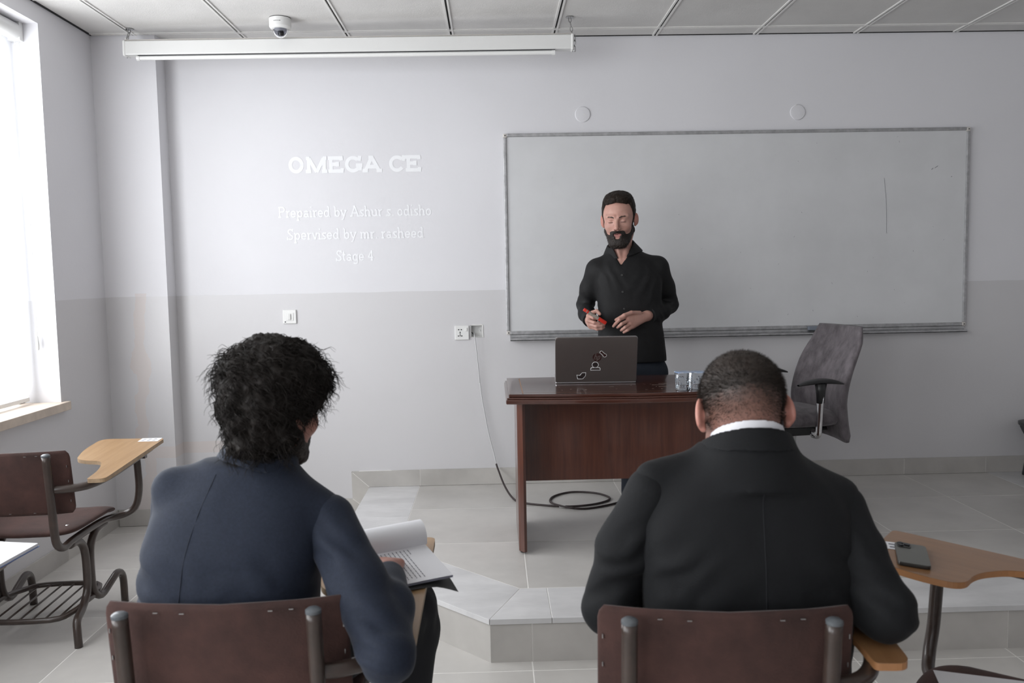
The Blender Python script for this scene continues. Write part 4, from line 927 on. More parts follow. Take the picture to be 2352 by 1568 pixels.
def surfnet(fn, lo, hi, h, relax=1):
    lo = np.array(lo, np.float32); n = np.ceil((np.array(hi)-lo)/h).astype(int)+1
    ax = [lo[i]+h*np.arange(n[i], dtype=np.float32) for i in range(3)]
    X, Y, Z = np.meshgrid(*ax, indexing='ij'); P = np.stack([X.ravel(), Y.ravel(), Z.ravel()], 1)
    Dv = np.empty(len(P), np.float32)
    for i in range(0, len(P), 400000): Dv[i:i+400000] = fn(P[i:i+400000])
    Dv = Dv.reshape(n); ins = Dv < 0
    c = sum(ins[a:n[0]-1+a, b:n[1]-1+b, d:n[2]-1+d].astype(np.int8) for a in (0,1) for b in (0,1) for d in (0,1))
    act = (c > 0) & (c < 8); idx = np.argwhere(act); ids = -np.ones(act.shape, np.int64); ids[act] = np.arange(len(idx))
    acc = np.zeros((len(idx), 3), np.float32); cnt = np.zeros(len(idx), np.float32)
    cs = [(a,b,d) for a in (0,1) for b in (0,1) for d in (0,1)]
    for p in cs:
        for a in range(3):
            if p[a]: continue
            q = list(p); q[a] = 1
            d0 = Dv[idx[:,0]+p[0], idx[:,1]+p[1], idx[:,2]+p[2]]; d1 = Dv[idx[:,0]+q[0], idx[:,1]+q[1], idx[:,2]+q[2]]
            m = (d0 < 0) != (d1 < 0); t = np.where(m, d0/np.where(m, d0-d1, 1), 0)
            pos = idx+np.array(p); pos = pos.astype(np.float32); pos[:,a] += t
            acc[m] += pos[m]; cnt[m] += 1
    V = lo+h*acc/cnt[:,None]; F = []
    for a in range(3):
        b, d = (a+1) % 3, (a+2) % 3
        s0 = [slice(None)]*3; s1 = [slice(None)]*3; s0[a] = slice(0, n[a]-1); s1[a] = slice(1, n[a])
        i0, i1 = ins[tuple(s0)], ins[tuple(s1)]; e = np.argwhere(i0 != i1)
        e = e[(e[:,b] > 0) & (e[:,d] > 0) & (e[:,b] < n[b]-1) & (e[:,d] < n[d]-1)]
        def cell(db, dd):
            k = e.copy(); k[:,b] += db; k[:,d] += dd; return ids[k[:,0], k[:,1], k[:,2]]
        q = np.stack([cell(-1,-1), cell(0,-1), cell(0,0), cell(-1,0)], 1)
        fl = ~i0[e[:,0], e[:,1], e[:,2]]; q[fl] = q[fl][:, ::-1]; F.append(q)
    F = np.concatenate(F); F = F[(F >= 0).all(1)]
    for _ in range(relax):
        S_ = np.zeros_like(V); k = np.zeros(len(V), np.float32)
        for i in range(4):
            np.add.at(S_, F[:,i], V[F[:,(i+1)%4]]); np.add.at(k, F[:,i], 1)
            np.add.at(S_, F[:,i], V[F[:,(i-1)%4]]); np.add.at(k, F[:,i], 1)
        V = .5*V+.5*S_/np.maximum(k,1)[:,None]
    return V, F
def normals(V, F):
    nn = np.cross(V[F[:,2]]-V[F[:,0]], V[F[:,3]]-V[F[:,1]]); N = np.zeros_like(V)
    for i in range(4): np.add.at(N, F[:,i], nn)
    return N/(np.linalg.norm(N, axis=1)[:,None]+1e-12)
def vnoise(V, scale, seed=0, oct=2):
    o = np.empty(len(V), np.float32); off = Vector((seed*7.3, seed*3.1, seed*1.7))
    for i, p in enumerate(V): o[i] = mnoise.fractal(Vector(p)*scale+off, 1.0, 2.0, oct)
    return o
def skin_mesh(name, parts, mats, parent, matfn=None):
    """join (V, F) pairs into one mesh object in the parent's frame; matfn(face centres) -> material index"""
    vs, fs, n = [], [], 0
    for V, F in parts: vs.append(V); fs.append(F+n); n += len(V)
    V = np.concatenate(vs); F = np.concatenate(fs)
    me = bpy.data.meshes.new(name); loc = np.array(parent.location, np.float32)
    me.vertices.add(len(V)); me.vertices.foreach_set('co', (V-loc).astype(np.float32).ravel())
    me.loops.add(len(F)*4); me.loops.foreach_set('vertex_index', F.ravel().astype(np.int32))
    me.polygons.add(len(F)); me.polygons.foreach_set('loop_start', np.arange(0, len(F)*4, 4, dtype=np.int32))
    mats = mats if isinstance(mats, (list, tuple)) else [mats]
    for m in mats: me.materials.append(m)
    if matfn is not None: me.polygons.foreach_set('material_index', matfn(V[F].mean(1)).astype(np.int32))
    me.polygons.foreach_set('use_smooth', np.ones(len(F), bool)); me.update(calc_edges=True); me.validate()
    o = link(bpy.data.objects.new(name, me)); o.parent = parent; return o
def strands(name, roots, nrm, fn, nseg, r, m, parent, seed=1):
    """many thin tapered hair strands; fn(i, root, normal, t) -> point"""
    vv, ff = [], []; loc = np.array(parent.location)
    for i in range(len(roots)):
        P = [Vector(fn(i, roots[i], nrm[i], k/nseg)) for k in range(nseg+1)]
        u = (P[1]-P[0]).orthogonal().normalized(); b = len(vv)
        for k, p in enumerate(P):
            T_ = (P[min(nseg, k+1)]-P[max(0, k-1)]).normalized(); u = (u-T_*u.dot(T_)); u = u.normalized() if u.length > 1e-6 else T_.orthogonal().normalized(); w = T_.cross(u)
            rr = r*(1-.75*(k/nseg)**1.5)
            for a in (0, 2.094, 4.189): vv.append(tuple(p+rr*(math.cos(a)*u+math.sin(a)*w)))
        for k in range(nseg):
            for a in range(3): ff.append((b+k*3+a, b+k*3+(a+1)%3, b+k*3+3+(a+1)%3, b+k*3+3+a))
    V = np.array(vv, np.float32); F = np.array(ff, np.int64); return skin_mesh(name, [(V, F)], m, parent)
# ------------------------------------------------------------------ people materials
def skinmat(name, c, c2, rough=.48):
    m = mat(name, c, rough, var=.5, vscale=26, col2=c2, bump=.06, bscale=260)
    b = m.node_tree.nodes['Principled BSDF']; b.inputs['Subsurface Weight'].default_value = .12; b.inputs['Subsurface Radius'].default_value = (.010,.004,.002); b.inputs['Subsurface Scale'].default_value = .5
    return m
PM = dict(navyseam=mat('navy_seam', (.012,.016,.028), .8), skin=skinmat('skin', (.56,.325,.265), (.50,.265,.215)), skin2=skinmat('skin_ruddy', (.47,.235,.185), (.40,.18,.135)), ear=skinmat('ear_skin', (.56,.27,.215), (.50,.21,.165)),
 lip=mat('lip', (.42,.175,.155), .45), mouth=mat('mouth_dark', (.05,.015,.015), .6), tooth=mat('teeth', (.7,.66,.6), .3), lid=mat('lash', (.03,.018,.014), .6), nail=mat('nail', (.58,.36,.31), .3),
 shirt=mat('black_shirt', (.0068,.0068,.0076), .7, bump=.15, bscale=300, spec=.35), button=mat('button', (.05,.05,.05), .3),
 jeans=mat('dark_jeans', (.012,.018,.030), .8, bump=.2, bscale=300), shoe=mat('shoe', (.012,.011,.011), .35),
 navy=mat('navy_wool', (.015,.021,.038), .75, var=.18, vscale=160, sheen=.12, bump=.2, bscale=420, spec=.3), blackwool=mat('black_wool', (.0062,.0068,.0082), .8, var=.15, vscale=160, sheen=.04, bump=.2, bscale=420, spec=.3),
 trouser=mat('black_trousers', (.009,.010,.013), .8), white=mat('white_collar', (.78,.78,.82), .6),
 brow=mat('eyebrow_hair', (.060,.036,.027), .7), hair=mat('dark_brown_hair', (.020,.013,.0095), .6, spec=.25, var=.4, vscale=60, bump=.5, bscale=90, stretch=(1,1,.35)), hairb=mat('black_hair', (.012,.009,.0075), .62, spec=.22), beard=mat('beard_hair', (.018,.011,.008), .6, var=.5, vscale=120, bump=.8, bscale=200))
# ------------------------------------------------------------------ heads
def head_sdf(P, o, R, ear=True, face=True, wide=1.0, jaw=1.0, ez=0.0):
    q = (P-np.asarray(o, np.float32))@R; wz = np.interp(q[:,2], [-.11,-.03,.03], [1-(wide-1)*.6, 1.0, wide]).astype(np.float32); q = np.stack([q[:,0]/wz, q[:,1], q[:,2]], 1)
    x = np.abs(q[:,0]); s = np.stack([x, q[:,1], q[:,2]], 1)       # symmetric
    d = ell(q, (0,-.018,.040), (.0755,.0965,.082))
    d = smin(d, ell(q, (0,.022,-.020), (.064,.068,.088)), .03)
    d = smin(d, ell(s, (.040,.052,-.026), (.026,.026,.026)), .02)      # cheek bones
    d = smin(d, cap(s, (.056,-.004,-.055), (.016,.066,-.101), .020*jaw, .021), .022)    # jaw
    d = smin(d, ell(q, (0,.074,-.098), (.024,.020,.020)), .018)
    if face:
        d = smin(d, cap(s, (.010,.086,.020), (.046,.066,.022), .010, .010), .012)     # brow ridge
        d = smax(d, -ell(s, (.032,.098,.002), (.018,.016,.011)), .012)               # eye sockets
        d = smin(d, ell(s, (.0315,.0735,.000), (.0135,.0125,.0125)), .004)           # lids over eyeballs
        d = smin(d, cap(q, (0,.086,.012), (0,.112,-.031), .0075, .0115), .010)       # nose
        d = smin(d, ell(s, (.0115,.097,-.036), (.0085,.010,.0075)), .006)
        d = smax(d, -ell(s, (.0065,.107,-.0445), (.0035,.006,.004)), .003)
        d = smin(d, ell(q, (0,.080,-.064), (.028,.016,.022)), .014)                  # muzzle
    if ear:
        c = np.array((.0765,-.012,-.006+ez), np.float32)
        Re = np.array(Matrix.Rotation(math.radians(24), 3, 'Z')@Matrix.Rotation(math.radians(-8), 3, 'Y'), np.float32)
        e = ell(s, c+np.array((.008,-.006,.004)), (.0075,.0185,.031), Re)
        e = smax(e, -ell(s, c+np.array((.0165,.006,.005)), (.0085,.0125,.021), Re), .003)
        e = smin(e, cap(s, (.055,-.014,-.004+ez), c+np.array((.002,-.004,0)), .016, .010), .006)
        e = smin(e, cap(s, c+np.array((.004,.004,-.012)), c+np.array((.004,.002,-.026)), .0065, .0065), .006)
        d = smin(d, e, .004)
    return d
def hairline(q, back=-.09, front=.062, temple=.055):
    """>0 outside the hair region (head frame): forehead, face, nape cut away"""
    x, y, z = np.abs(q[:,0]), q[:,1], q[:,2]
    f = front-z+.25*np.maximum(0, x-.03)*0
    # boundary plane: hair where z > line(y)
    line = np.where(y > .055, front-.10*np.maximum(0, .08-y), np.interp(y, [-.13,-.06,-.015,.02,.032,.055], [back, back+.005, -.010, -.004, .030, front-.006]))
    return line-z
# ------------------------------------------------------------------ hands, clothes
def finger(P, pts, r0, r1, k=.004):
    n = len(pts)-1; return chain(P, pts, [r0+(r1-r0)*i/n for i in range(n+1)], k)
def hand_sdf(P, wrist, knuckles, fingers, thumb, rw=.024):
    d = None
    for kn in knuckles:
        e = cap(P, wrist, kn, rw*.9, .0125); d = e if d is None else smin(d, e, .012)
    for f in fingers: d = smin(d, finger(P, f, .0098, .0072), .0035)
    d = smin(d, finger(P, thumb, .0125, .0085), .006)
    return d
def simple_hand(wrist, fwd, side, up, s=1.0, curl=.55):
    """relaxed hand: returns knuckles, four fingers, thumb; fwd along the fingers, side towards the thumb, up = back of the hand"""
    w, f, sd, u = (Vector(a) for a in (wrist, fwd, side, up)); f.normalize(); sd.normalize(); u.normalize(); kn, fs = [], []
    for i, (o, l) in enumerate(((.030,.072), (.010,.080), (-.010,.074), (-.029,.058))):
        k = w+f*(.085-.004*abs(i-1))*s+sd*o*s; kn.append(tuple(k)); c = curl+.08*i
        a = k+(f*math.cos(c*.5)-u*math.sin(c*.5))*l*.45*s; b = a+(f*math.cos(c*1.3)-u*math.sin(c*1.3))*l*.32*s; e = b+(f*math.cos(c*2)-u*math.sin(c*2))*l*.25*s
        fs.append([tuple(k), tuple(a), tuple(b), tuple(e)])
    t0 = w+f*.03*s+sd*.024*s; t1 = t0+(f*.6+sd*.6-u*.25).normalized()*.036*s; t2 = t1+(f*.9+sd*.1-u*.3).normalized()*.030*s
    return kn, fs, [tuple(t0), tuple(t1), tuple(t2)]
def bbox(pts, m):
    a = np.array(pts, float).reshape(-1, 3); return a.min(0)-m, a.max(0)+m
def mesh_hand(wrist, kn, fs, th, arm, ra=.028, h=.003):
    pts = [wrist, arm]+list(kn)+[p for f in fs for p in f]+list(th); lo, hi = bbox(pts, .036)
    fn = lambda P: smin(hand_sdf(P, wrist, kn, fs, th), cap(P, wrist, arm, .024, ra), .012)
    return surfnet(fn, lo, hi, h, 1)
def folds(V, N, spots, seed=0):
    """cloth creases: (centre, radius, amplitude, wave direction, wavelength)"""
    d = np.zeros(len(V), np.float32)
    for i, (c, r, a, dr, wl) in enumerate(spots):
        q = V-np.array(c, np.float32); w = np.exp(-(np.linalg.norm(q, axis=1)/r)**2); u = np.array(Vector(dr).normalized(), np.float32)
        m = w > .02
        if not m.any(): continue
        ph = np.zeros(len(V), np.float32); ph[m] = vnoise(V[m], 9, seed+i, 2)*2.6
        s_ = np.sin(2*pi*(q@u)/wl+ph); d += w*a*(np.abs(s_)**.7*np.sign(s_))
    return V+N*d[:,None]
def cloth(name, fn, lo, hi, h, m, parent, spots=(), seed=0, relax=2, rough=.0006):
    V, F = surfnet(fn, lo, hi, h, relax); N = normals(V, F)
    if len(spots): V = folds(V, N, spots, seed)
    if rough: V = V+N*(vnoise(V, 14, seed+5, 2)*rough*2.2)[:,None]
    return skin_mesh(name, [(V, F)], m, parent)
def seam(o, path, ymid, m, name='seam'):
    """a stitched seam lying on the back of a garment mesh, through (x, z) way points"""
    co = np.empty(len(o.data.vertices)*3, np.float32); o.data.vertices.foreach_get('co', co); co = co.reshape(-1, 3)+np.array(o.parent.location, np.float32)
    co = co[co[:,1] < ymid]; pts = []
    for p in spline([Vector((x, 0, z)) for x, z in path], 7):
        d = (co[:,0]-p.x)**2+(co[:,2]-p.z)**2; j = np.argsort(d)[:4]; pts.append((p.x, float(co[j,1].mean())-.0004, p.z))
    ob(name, MB().tube(pts, .0008, 6), m, o.parent, world=True, smooth=True)
def shoe(P, heel, toe):
    h, t = np.array(heel), np.array(toe); return np.maximum(smin(cap(P, h+V3(0,0,.045), h+(t-h)*.45+V3(0,0,.04), .038, .036), cap(P, h+(t-h)*.3+V3(0,0,.022), t+V3(0,0,.02), .036, .032), .03), h[2]+.0008-P[:,2])
# ================================================================== THE PRESENTER
def presenter():
    t = thing('person', 'bearded man in a black shirt standing behind the desk with a red marker', 'person', (0.7355,4.4206,HP))
    o = np.array((0.6690,4.3765,1.7267), np.float32); R = rotm(pi-.27, .15, .03); HS = 1.03; WD = 1.07
    hd = lambda P, **k: head_sdf(o+(P-o)/HS, o, R, wide=WD, **k)*HS
    loc = lambda P: ((P-o)/HS)@R
    def skinfn(P):
        d = hd(P); q = loc(P)
        d = smax(d, -HS*ell(q, (0,.103,-.0655), (.0135,.016,.0032)), .002)
        d = smin(d, HS*cap(q, (-.017,.0885,-.0590), (.017,.0885,-.0590), .0052, .0052), .004)
        d = smin(d, HS*cap(q, (-.015,.0880,-.0735), (.015,.0880,-.0735), .0062, .0062), .004)
        nk = cap(P, (0.6729,4.4010,1.6651), (0.7002,4.4450,1.5282), .054, .060); nk = smin(nk, ell(P, (0.6993,4.4206,1.4744), (.13,.080,.085)), .035)
        for s in (-1, 1): nk = smin(nk, cap(P, (0.0000+0.978*(.715+.045*s),0.0000+0.978*(4.52),0.0319+0.978*(1.66)), (0.0000+0.978*(.700+.012*s),0.0000+0.978*(4.462),0.0319+0.978*(1.525)), .012, .010), .014)
        return smin(d, nk, .018)
    head = surfnet(skinfn, (0.5379,4.2494,1.4206), (0.8117,4.5477,1.8754), .0028, 1)
    # left hand (right in the picture), back of the hand to the viewer
    wl = (0.8039,4.3179,1.2221)
    hl = mesh_hand(wl, [(0.6875,4.2396,1.2270), (0.6914,4.2298,1.2045), (0.7022,4.2298,1.1859), (0.7120,4.2347,1.1712)],
        [[(0.6875,4.2396,1.2270), (0.6425,4.2054,1.2113), (0.6220,4.2103,1.1898), (0.6142,4.2250,1.1771)], [(0.6914,4.2298,1.2045), (0.6533,4.2005,1.1898), (0.6416,4.2103,1.1781), (0.6357,4.2298,1.1703)],
         [(0.7022,4.2298,1.1859), (0.6709,4.2034,1.1722), (0.6592,4.2152,1.1615), (0.6553,4.2347,1.1546)], [(0.7120,4.2347,1.1712), (0.6846,4.2103,1.1576), (0.6729,4.2210,1.1497), (0.6690,4.2347,1.1439)]],
        [(0.7580,4.2758,1.2397), (0.7090,4.2396,1.2436), (0.6699,4.2201,1.2329), (0.6279,4.2269,1.2094)], (0.9047,4.4323,1.2417), .028)
    wr = (0.5086,4.3276,1.2025)
    hr = mesh_hand(wr, [(0.4890,4.2494,1.2319), (0.4861,4.2465,1.2084), (0.4919,4.2494,1.1879), (0.5007,4.2543,1.1742)],
        [[(0.4890,4.2494,1.2319), (0.5105,4.2230,1.2221), (0.5330,4.2230,1.2192), (0.5447,4.2308,1.2182)], [(0.4861,4.2465,1.2084), (0.5154,4.2210,1.1977), (0.5408,4.2230,1.1928), (0.5555,4.2328,1.1928)],
         [(0.4919,4.2494,1.1879), (0.5262,4.2230,1.1781), (0.5526,4.2250,1.1800), (0.5672,4.2347,1.1849)], [(0.5007,4.2543,1.1742), (0.5311,4.2298,1.1644), (0.5535,4.2298,1.1664), (0.5663,4.2377,1.1712)]],
        [(0.5046,4.2983,1.2211), (0.5105,4.2494,1.2475), (0.5281,4.2230,1.2573), (0.5418,4.2083,1.2417)], (0.5017,4.4450,1.2348), .028)
    torso = surfnet(lambda P: smin(loft(P, [(0.9610,0.7355,4.4206,.15,.09), (1.2544,0.7315,4.4206,.145,.09), (1.4206,0.7218,4.4255,.155,.09), (1.4989,0.7139,4.4303,.10,.07)]), chain(P, [(.70,4.43,.95),(.738,4.43,.55),(.738,4.44,.25)], [.06,.045,.036], .03), .04), (.50,4.25,.2), (.95,4.60,1.52), .014, 0)
    def mf(c):
        q = loc(c); x = np.abs(q[:,0]); r = np.zeros(len(c))
        r[(q[:,2] > -.0795) & (q[:,2] < -.0560) & (x < .0205-.012*np.abs(q[:,2]+.066)/.02) & (q[:,1] > .0855)] = 1
        r[(np.abs(q[:,2]+.0655) < .0034) & (x < .0135) & (q[:,1] > .075) & (q[:,1] < .0925)] = 2
        r[(x > .079) & (q[:,1] < .03) & (np.abs(q[:,2]) < .06)] = 3
        r[(c[:,2] < 1.35)] = 0
        return r
    body = skin_mesh('body', [head, hl, hr, torso], [PM['skin'], PM['lip'], PM['mouth'], PM['ear']], t, mf)
    toW = lambda x, y, z: Vector(o+HS*(R@V3(x, y, z)))
    iv = lambda mb: mb
    ob('teeth', MB().tube([toW(x, .0885-.9*x*x/.02*.1, -.0632) for x in (-.009,-.003,.003,.009)], .0022, 6), PM['tooth'], t, world=True)
    for s in (-1, 1):
        ob('eyelash', MB().tube([toW(s*(.0315+a), .0862-18*a*a, -.0052+.0*a) for a in (-.012,-.007,0,.007,.0115)], .0012, 6, sub=3), PM['lid'], t, world=True, smooth=True)
        ob('lid_crease', MB().tube([toW(s*(.0315+a), .0860-20*a*a, .0062-14*a*a) for a in (-.011,-.006,0,.006,.011)], .0007, 5, sub=3), PM['ear'], t, world=True, smooth=True)
    # brows
    for s in (-1, 1):
        V, F = surfnet(lambda P: np.maximum(HS*finger(loc(P), [(s*.014,.0925,.0185), (s*.026,.0915,.0225), (s*.040,.084,.0235), (s*.050,.074,.0195)], .0038, .0018), (hd(P, ear=False)-.0022)), *bbox([toW(s*.01,.09,.02), toW(s*.052,.07,.02)], .014), .002, 1)
        V = V+normals(V, F)*(vnoise(V, 160, 3)*.0006)[:,None]; skin_mesh('eyebrow', [(V, F)], PM['brow'], t)
    # beard and moustache
    def beard(P):
        q = loc(P); x, y, z = np.abs(q[:,0]), q[:,1], q[:,2]; d = hd(P, ear=False)
        th = .0035+.013*np.clip((-.080-z)/.035, 0, 1)+.003*np.clip((y-.07)/.02, 0, 1)
        zc = np.interp(y, [-.03,.000,.010,.024,.042,.058,.070,.080,.088,.10], [.045,.040,.004,-.044,-.064,-.069,-.064,-.053,-.0475,-.047])
        g = smax(z-zc, -.010-y+.25*np.clip(-.05-z, 0, .1), .006); g = smax(g, -.138-z, .004)
        lip = (1-np.sqrt((x/.0205)**2+((z+.0672)/.0085)**2))*.012
        bare = (1-np.sqrt((x/.0125)**2+((z+.0800)/.0085)**2))*.008
        g = np.maximum(g, np.where(y > .06, np.maximum(lip, bare), -1))
        return smax(d-th*HS, g*HS, .003)
    V, F = surfnet(beard, o-V3(.12,.14,.165), o+V3(.12,.12,.075), .0028, 1); N = normals(V, F)
    V = V+N*(vnoise(V, 130, 2, 3)*.0022)[:,None]; skin_mesh('beard', [(V, F)], PM['beard'], t)
    rs = np.random.RandomState(4); pick = rs.choice(len(V), 2600)
    strands('beard_hairs', V[pick]-N[pick]*.002, N[pick], lambda i, r, n, k: r+n*(.0042*k)+V3(0,0,-.006*k)+V3(*(rs.rand(3)-.5))*.0016*k, 3, .0004, PM['beard'], t)
    # hair: tight at the sides, brushed up on top
    def hair(P):
        q = loc(P); x, y, z = np.abs(q[:,0]), q[:,1], q[:,2]; d = hd(P, ear=False, face=False)
        top = np.clip((z-.050)/.055, 0, 1); th = .0050+.019*top*np.clip(1.15-(x/.075)**4*.5, .3, 1)+.004*np.clip((y-.02)/.05, 0, 1)*top
        line = np.interp(y, [-.12,-.06,-.03,-.012,.002,.012,.030,.046,.075], [-.085,-.075,-.050,-.030,-.030,.002,.050,.076,.092])
        line = np.where(y > .03, np.maximum(line, .080+.012*np.clip((.05-x)/.05, 0, 1)), line)
        th = th*(.30+.70*np.clip((z-line)/.028, 0, 1)); return smax(d-th*HS, (line-z)*HS, .004)
    V, F = surfnet(hair, o-V3(.125,.15,.12), o+V3(.125,.145,.185), .003, 1); N = normals(V, F)
    V = V+N*(vnoise(V*np.array((1,1,.6)), 70, 8, 3)*.0025)[:,None]; skin_mesh('hair', [(V, F)], PM['hair'], t)
    up = loc(V)[:,2] > .03; ids = np.flatnonzero(up); pick = rs.choice(ids, 3600); fw = R@V3(-.35,.55,.35)
    strands('hair_strands', V[pick]-N[pick]*.004, N[pick], lambda i, r, n, k: r+n*(.0048*k)+(fw-n*(fw@n)*.8)*(.016*k)+V3(*(rs.rand(3)-.5))*.0015*k, 3, .0005, PM['hair'], t)
    # shirt, open at the neck
    st = [(0.9756,0.7403,4.4206,.184,.116), (1.0588,0.7384,4.4206,.180,.114), (1.1566,0.7335,4.4206,.171,.110), (1.2544,0.7306,4.4206,.166,.112), (1.3522,0.7247,4.4225,.174,.116), (1.4206,0.7208,4.4225,.182,.114), (1.4793,0.7159,4.4255,.165,.100), (1.5331,0.7081,4.4352,.110,.082), (1.5722,0.7002,4.4401,.078,.072)]
    def shirt(P):
        d = loft(P, st, 2.6)
        d = smin(d, cap(P, (0.6846,4.4352,1.5135), (0.5643,4.4303,1.4695), .048, .058), .035)
        d = smin(d, cap(P, (0.7286,4.4352,1.5135), (0.8773,4.4303,1.4774), .048, .058), .035)
        a = chain(P, [(0.5594,4.4303,1.4617), (0.5281,4.4841,1.3668), (0.5056,4.5379,1.2788)], [.060,.055,.047], .02)
        a = smin(a, chain(P, [(0.5056,4.5379,1.2788), (0.5017,4.4401,1.2329), (0.5076,4.3570,1.2084)], [.047,.043,.036], .02), .014)
        b = chain(P, [(0.8822,4.4303,1.4695), (0.9291,4.4744,1.3668), (0.9633,4.5164,1.2720)], [.060,.055,.049], .02)
        b = smin(b, chain(P, [(0.9633,4.5164,1.2720), (0.9047,4.4303,1.2407), (0.8391,4.3541,1.2260)], [.049,.045,.037], .02), .014)
        d = smin(smin(d, a, .022), b, .022)
        hz = np.clip((P[:,2]-1.4842)/(1.5771-1.4842), 0, 1.4); cx = 0.6729+.012*hz; hw = .060*hz-.002
        wedge = np.maximum(np.abs(P[:,0]-cx)-hw, P[:,1]-4.4303); d = smax(d, -wedge, .004)
        neck = cap(P, (0.6748,4.4108,1.6554), (0.7002,4.4499,1.4989), .060, .064); d = smax(d, -neck, .004)
        return d
    sp = [((0.5183,4.4988,1.2837),.06,.0035,(.4,0,1),.036), ((0.9389,4.4597,1.2739),.06,.004,(-.5,0,1),.04), ((0.8704,4.3717,1.2397),.05,.003,(1,0,.6),.03), ((0.7824,4.3228,1.1468),.12,.0022,(.5,0,1),.09), ((0.6259,4.3228,1.4206),.07,.0016,(1,0,.35),.05), ((0.8313,4.3228,1.3815),.09,.002,(1,0,-.4),.06)]
    cloth('shirt', shirt, (0.4108,4.2445,0.9659), (1.0514,4.6259,1.6260), .0062, PM['shirt'], t, sp, 3)
    def collar(P):
        a, b = np.array((0.6768,4.4157,1.6358), np.float32), np.array((0.7022,4.4479,1.5184), np.float32); ax = (a-b)/np.linalg.norm(a-b); q = P-b; s = q@ax; r = np.linalg.norm(q-s[:,None]*ax, axis=1)
        stand = np.maximum(np.abs(r-.0685)-.0028, np.maximum(s-.088, .02-s)); rf = .0705+.62*np.clip(.088-s, 0, 1); drop = .028+.012*np.clip((4.4206-P[:,1])/.06, 0, 1)
        fold = np.maximum(np.abs(r-rf)-.0030, np.maximum(s-.090, drop-s)); d = smin(stand, fold, .004)
        hz = np.clip((P[:,2]-1.4989)/.09, 0, 1.6); wedge = np.maximum(np.abs(P[:,0]-0.6748-.010*hz)-(.048*hz+.004), P[:,1]-4.4010)
        return smax(d, -wedge, .003)
    cloth('collar', collar, (0.5477,4.3032,1.4989), (0.8509,4.5966,1.6554), .0028, PM['shirt'], t, relax=1, rough=.0006)
    for p0, p1 in (((0.8665,4.3844,1.2329), (0.8196,4.3325,1.2231)), ((0.5037,4.4010,1.2192), (0.5095,4.3404,1.2045))):
        p0, p1 = Vector(p0), Vector(p1); ob('cuff', MB().tube([p0, p0.lerp(p1,.5), p1, p1-(p1-p0)*.02, p0.lerp(p1,.6)], .04, 20, rs=[.038,.0405,.0400,.0375,.0370], caps=False), PM['shirt'], t, world=True, smooth=True, auto=60)
    for i, (x, y, z) in enumerate(((0.6719,4.3052,1.4373), (0.6748,4.3012,1.3502), (0.6817,4.3032,1.2622), (0.6866,4.3052,1.1712))):
        ob('button', MB().lathe([(.0052,0),(.0052,.002),(.004,.0028),(.001,.0022)], (x, y, z), 12, M=Matrix.Rotation(pi/2, 3, 'X')), PM['button'], t, world=True)
    # jeans and shoes
    def jeans(P):
        d = ell(P, (.745,4.42,.93), (.172,.108,.13))
        for s, x in ((-1,.738), (1,.845)): d = smin(d, chain(P, [(x-.05*(s<0),4.42,.90), (x-.004*s,4.42,.58), (x,4.43,.25)], [.088,.068,.058], .03), .04)
        return np.maximum(d, .235-P[:,2])
    cloth('jeans', jeans, (.54,4.28,.22), (.94,4.56,1.04), .011, PM['jeans'], t)
    for x in (.740, .850):
        hl_, to_ = (x,4.47,HP), (x-.02,4.26,HP); V, F = surfnet(lambda P: shoe(P, hl_, to_), (x-.09,4.19,HP-.01), (x+.07,4.54,HP+.13), .008, 1); skin_mesh('shoe', [(V, F)], PM['shoe'], t)
    # the marker in his hand
    a, b = Vector((0.4597,4.2015,1.2681)), Vector((0.5731,4.2015,1.1947)); m = thing('marker_pen', 'red whiteboard marker held in the bearded man\'s hand', 'marker', tuple(b))
    ob('barrel', MB().tube([a.lerp(b,.22), a.lerp(b,.66)], .0085, 14), Mt['redc'], m, world=True, smooth=True, auto=40)
    ob('end_plug', MB().tube([a, a.lerp(b,.02), a.lerp(b,.215)], .0088, 14, rs=[.0075,.0088,.0088]), Mt['red'], m, world=True, smooth=True, auto=40)
    ob('cap', MB().tube([a.lerp(b,.665), a.lerp(b,.97), b], .0098, 14, rs=[.0098,.0098,.0085]), Mt['red'], m, world=True, smooth=True, auto=40)
    ob('band', MB().tube([a.lerp(b,.12), a.lerp(b,.15)], .0091, 14), Mt['redc'], m, world=True)
presenter()
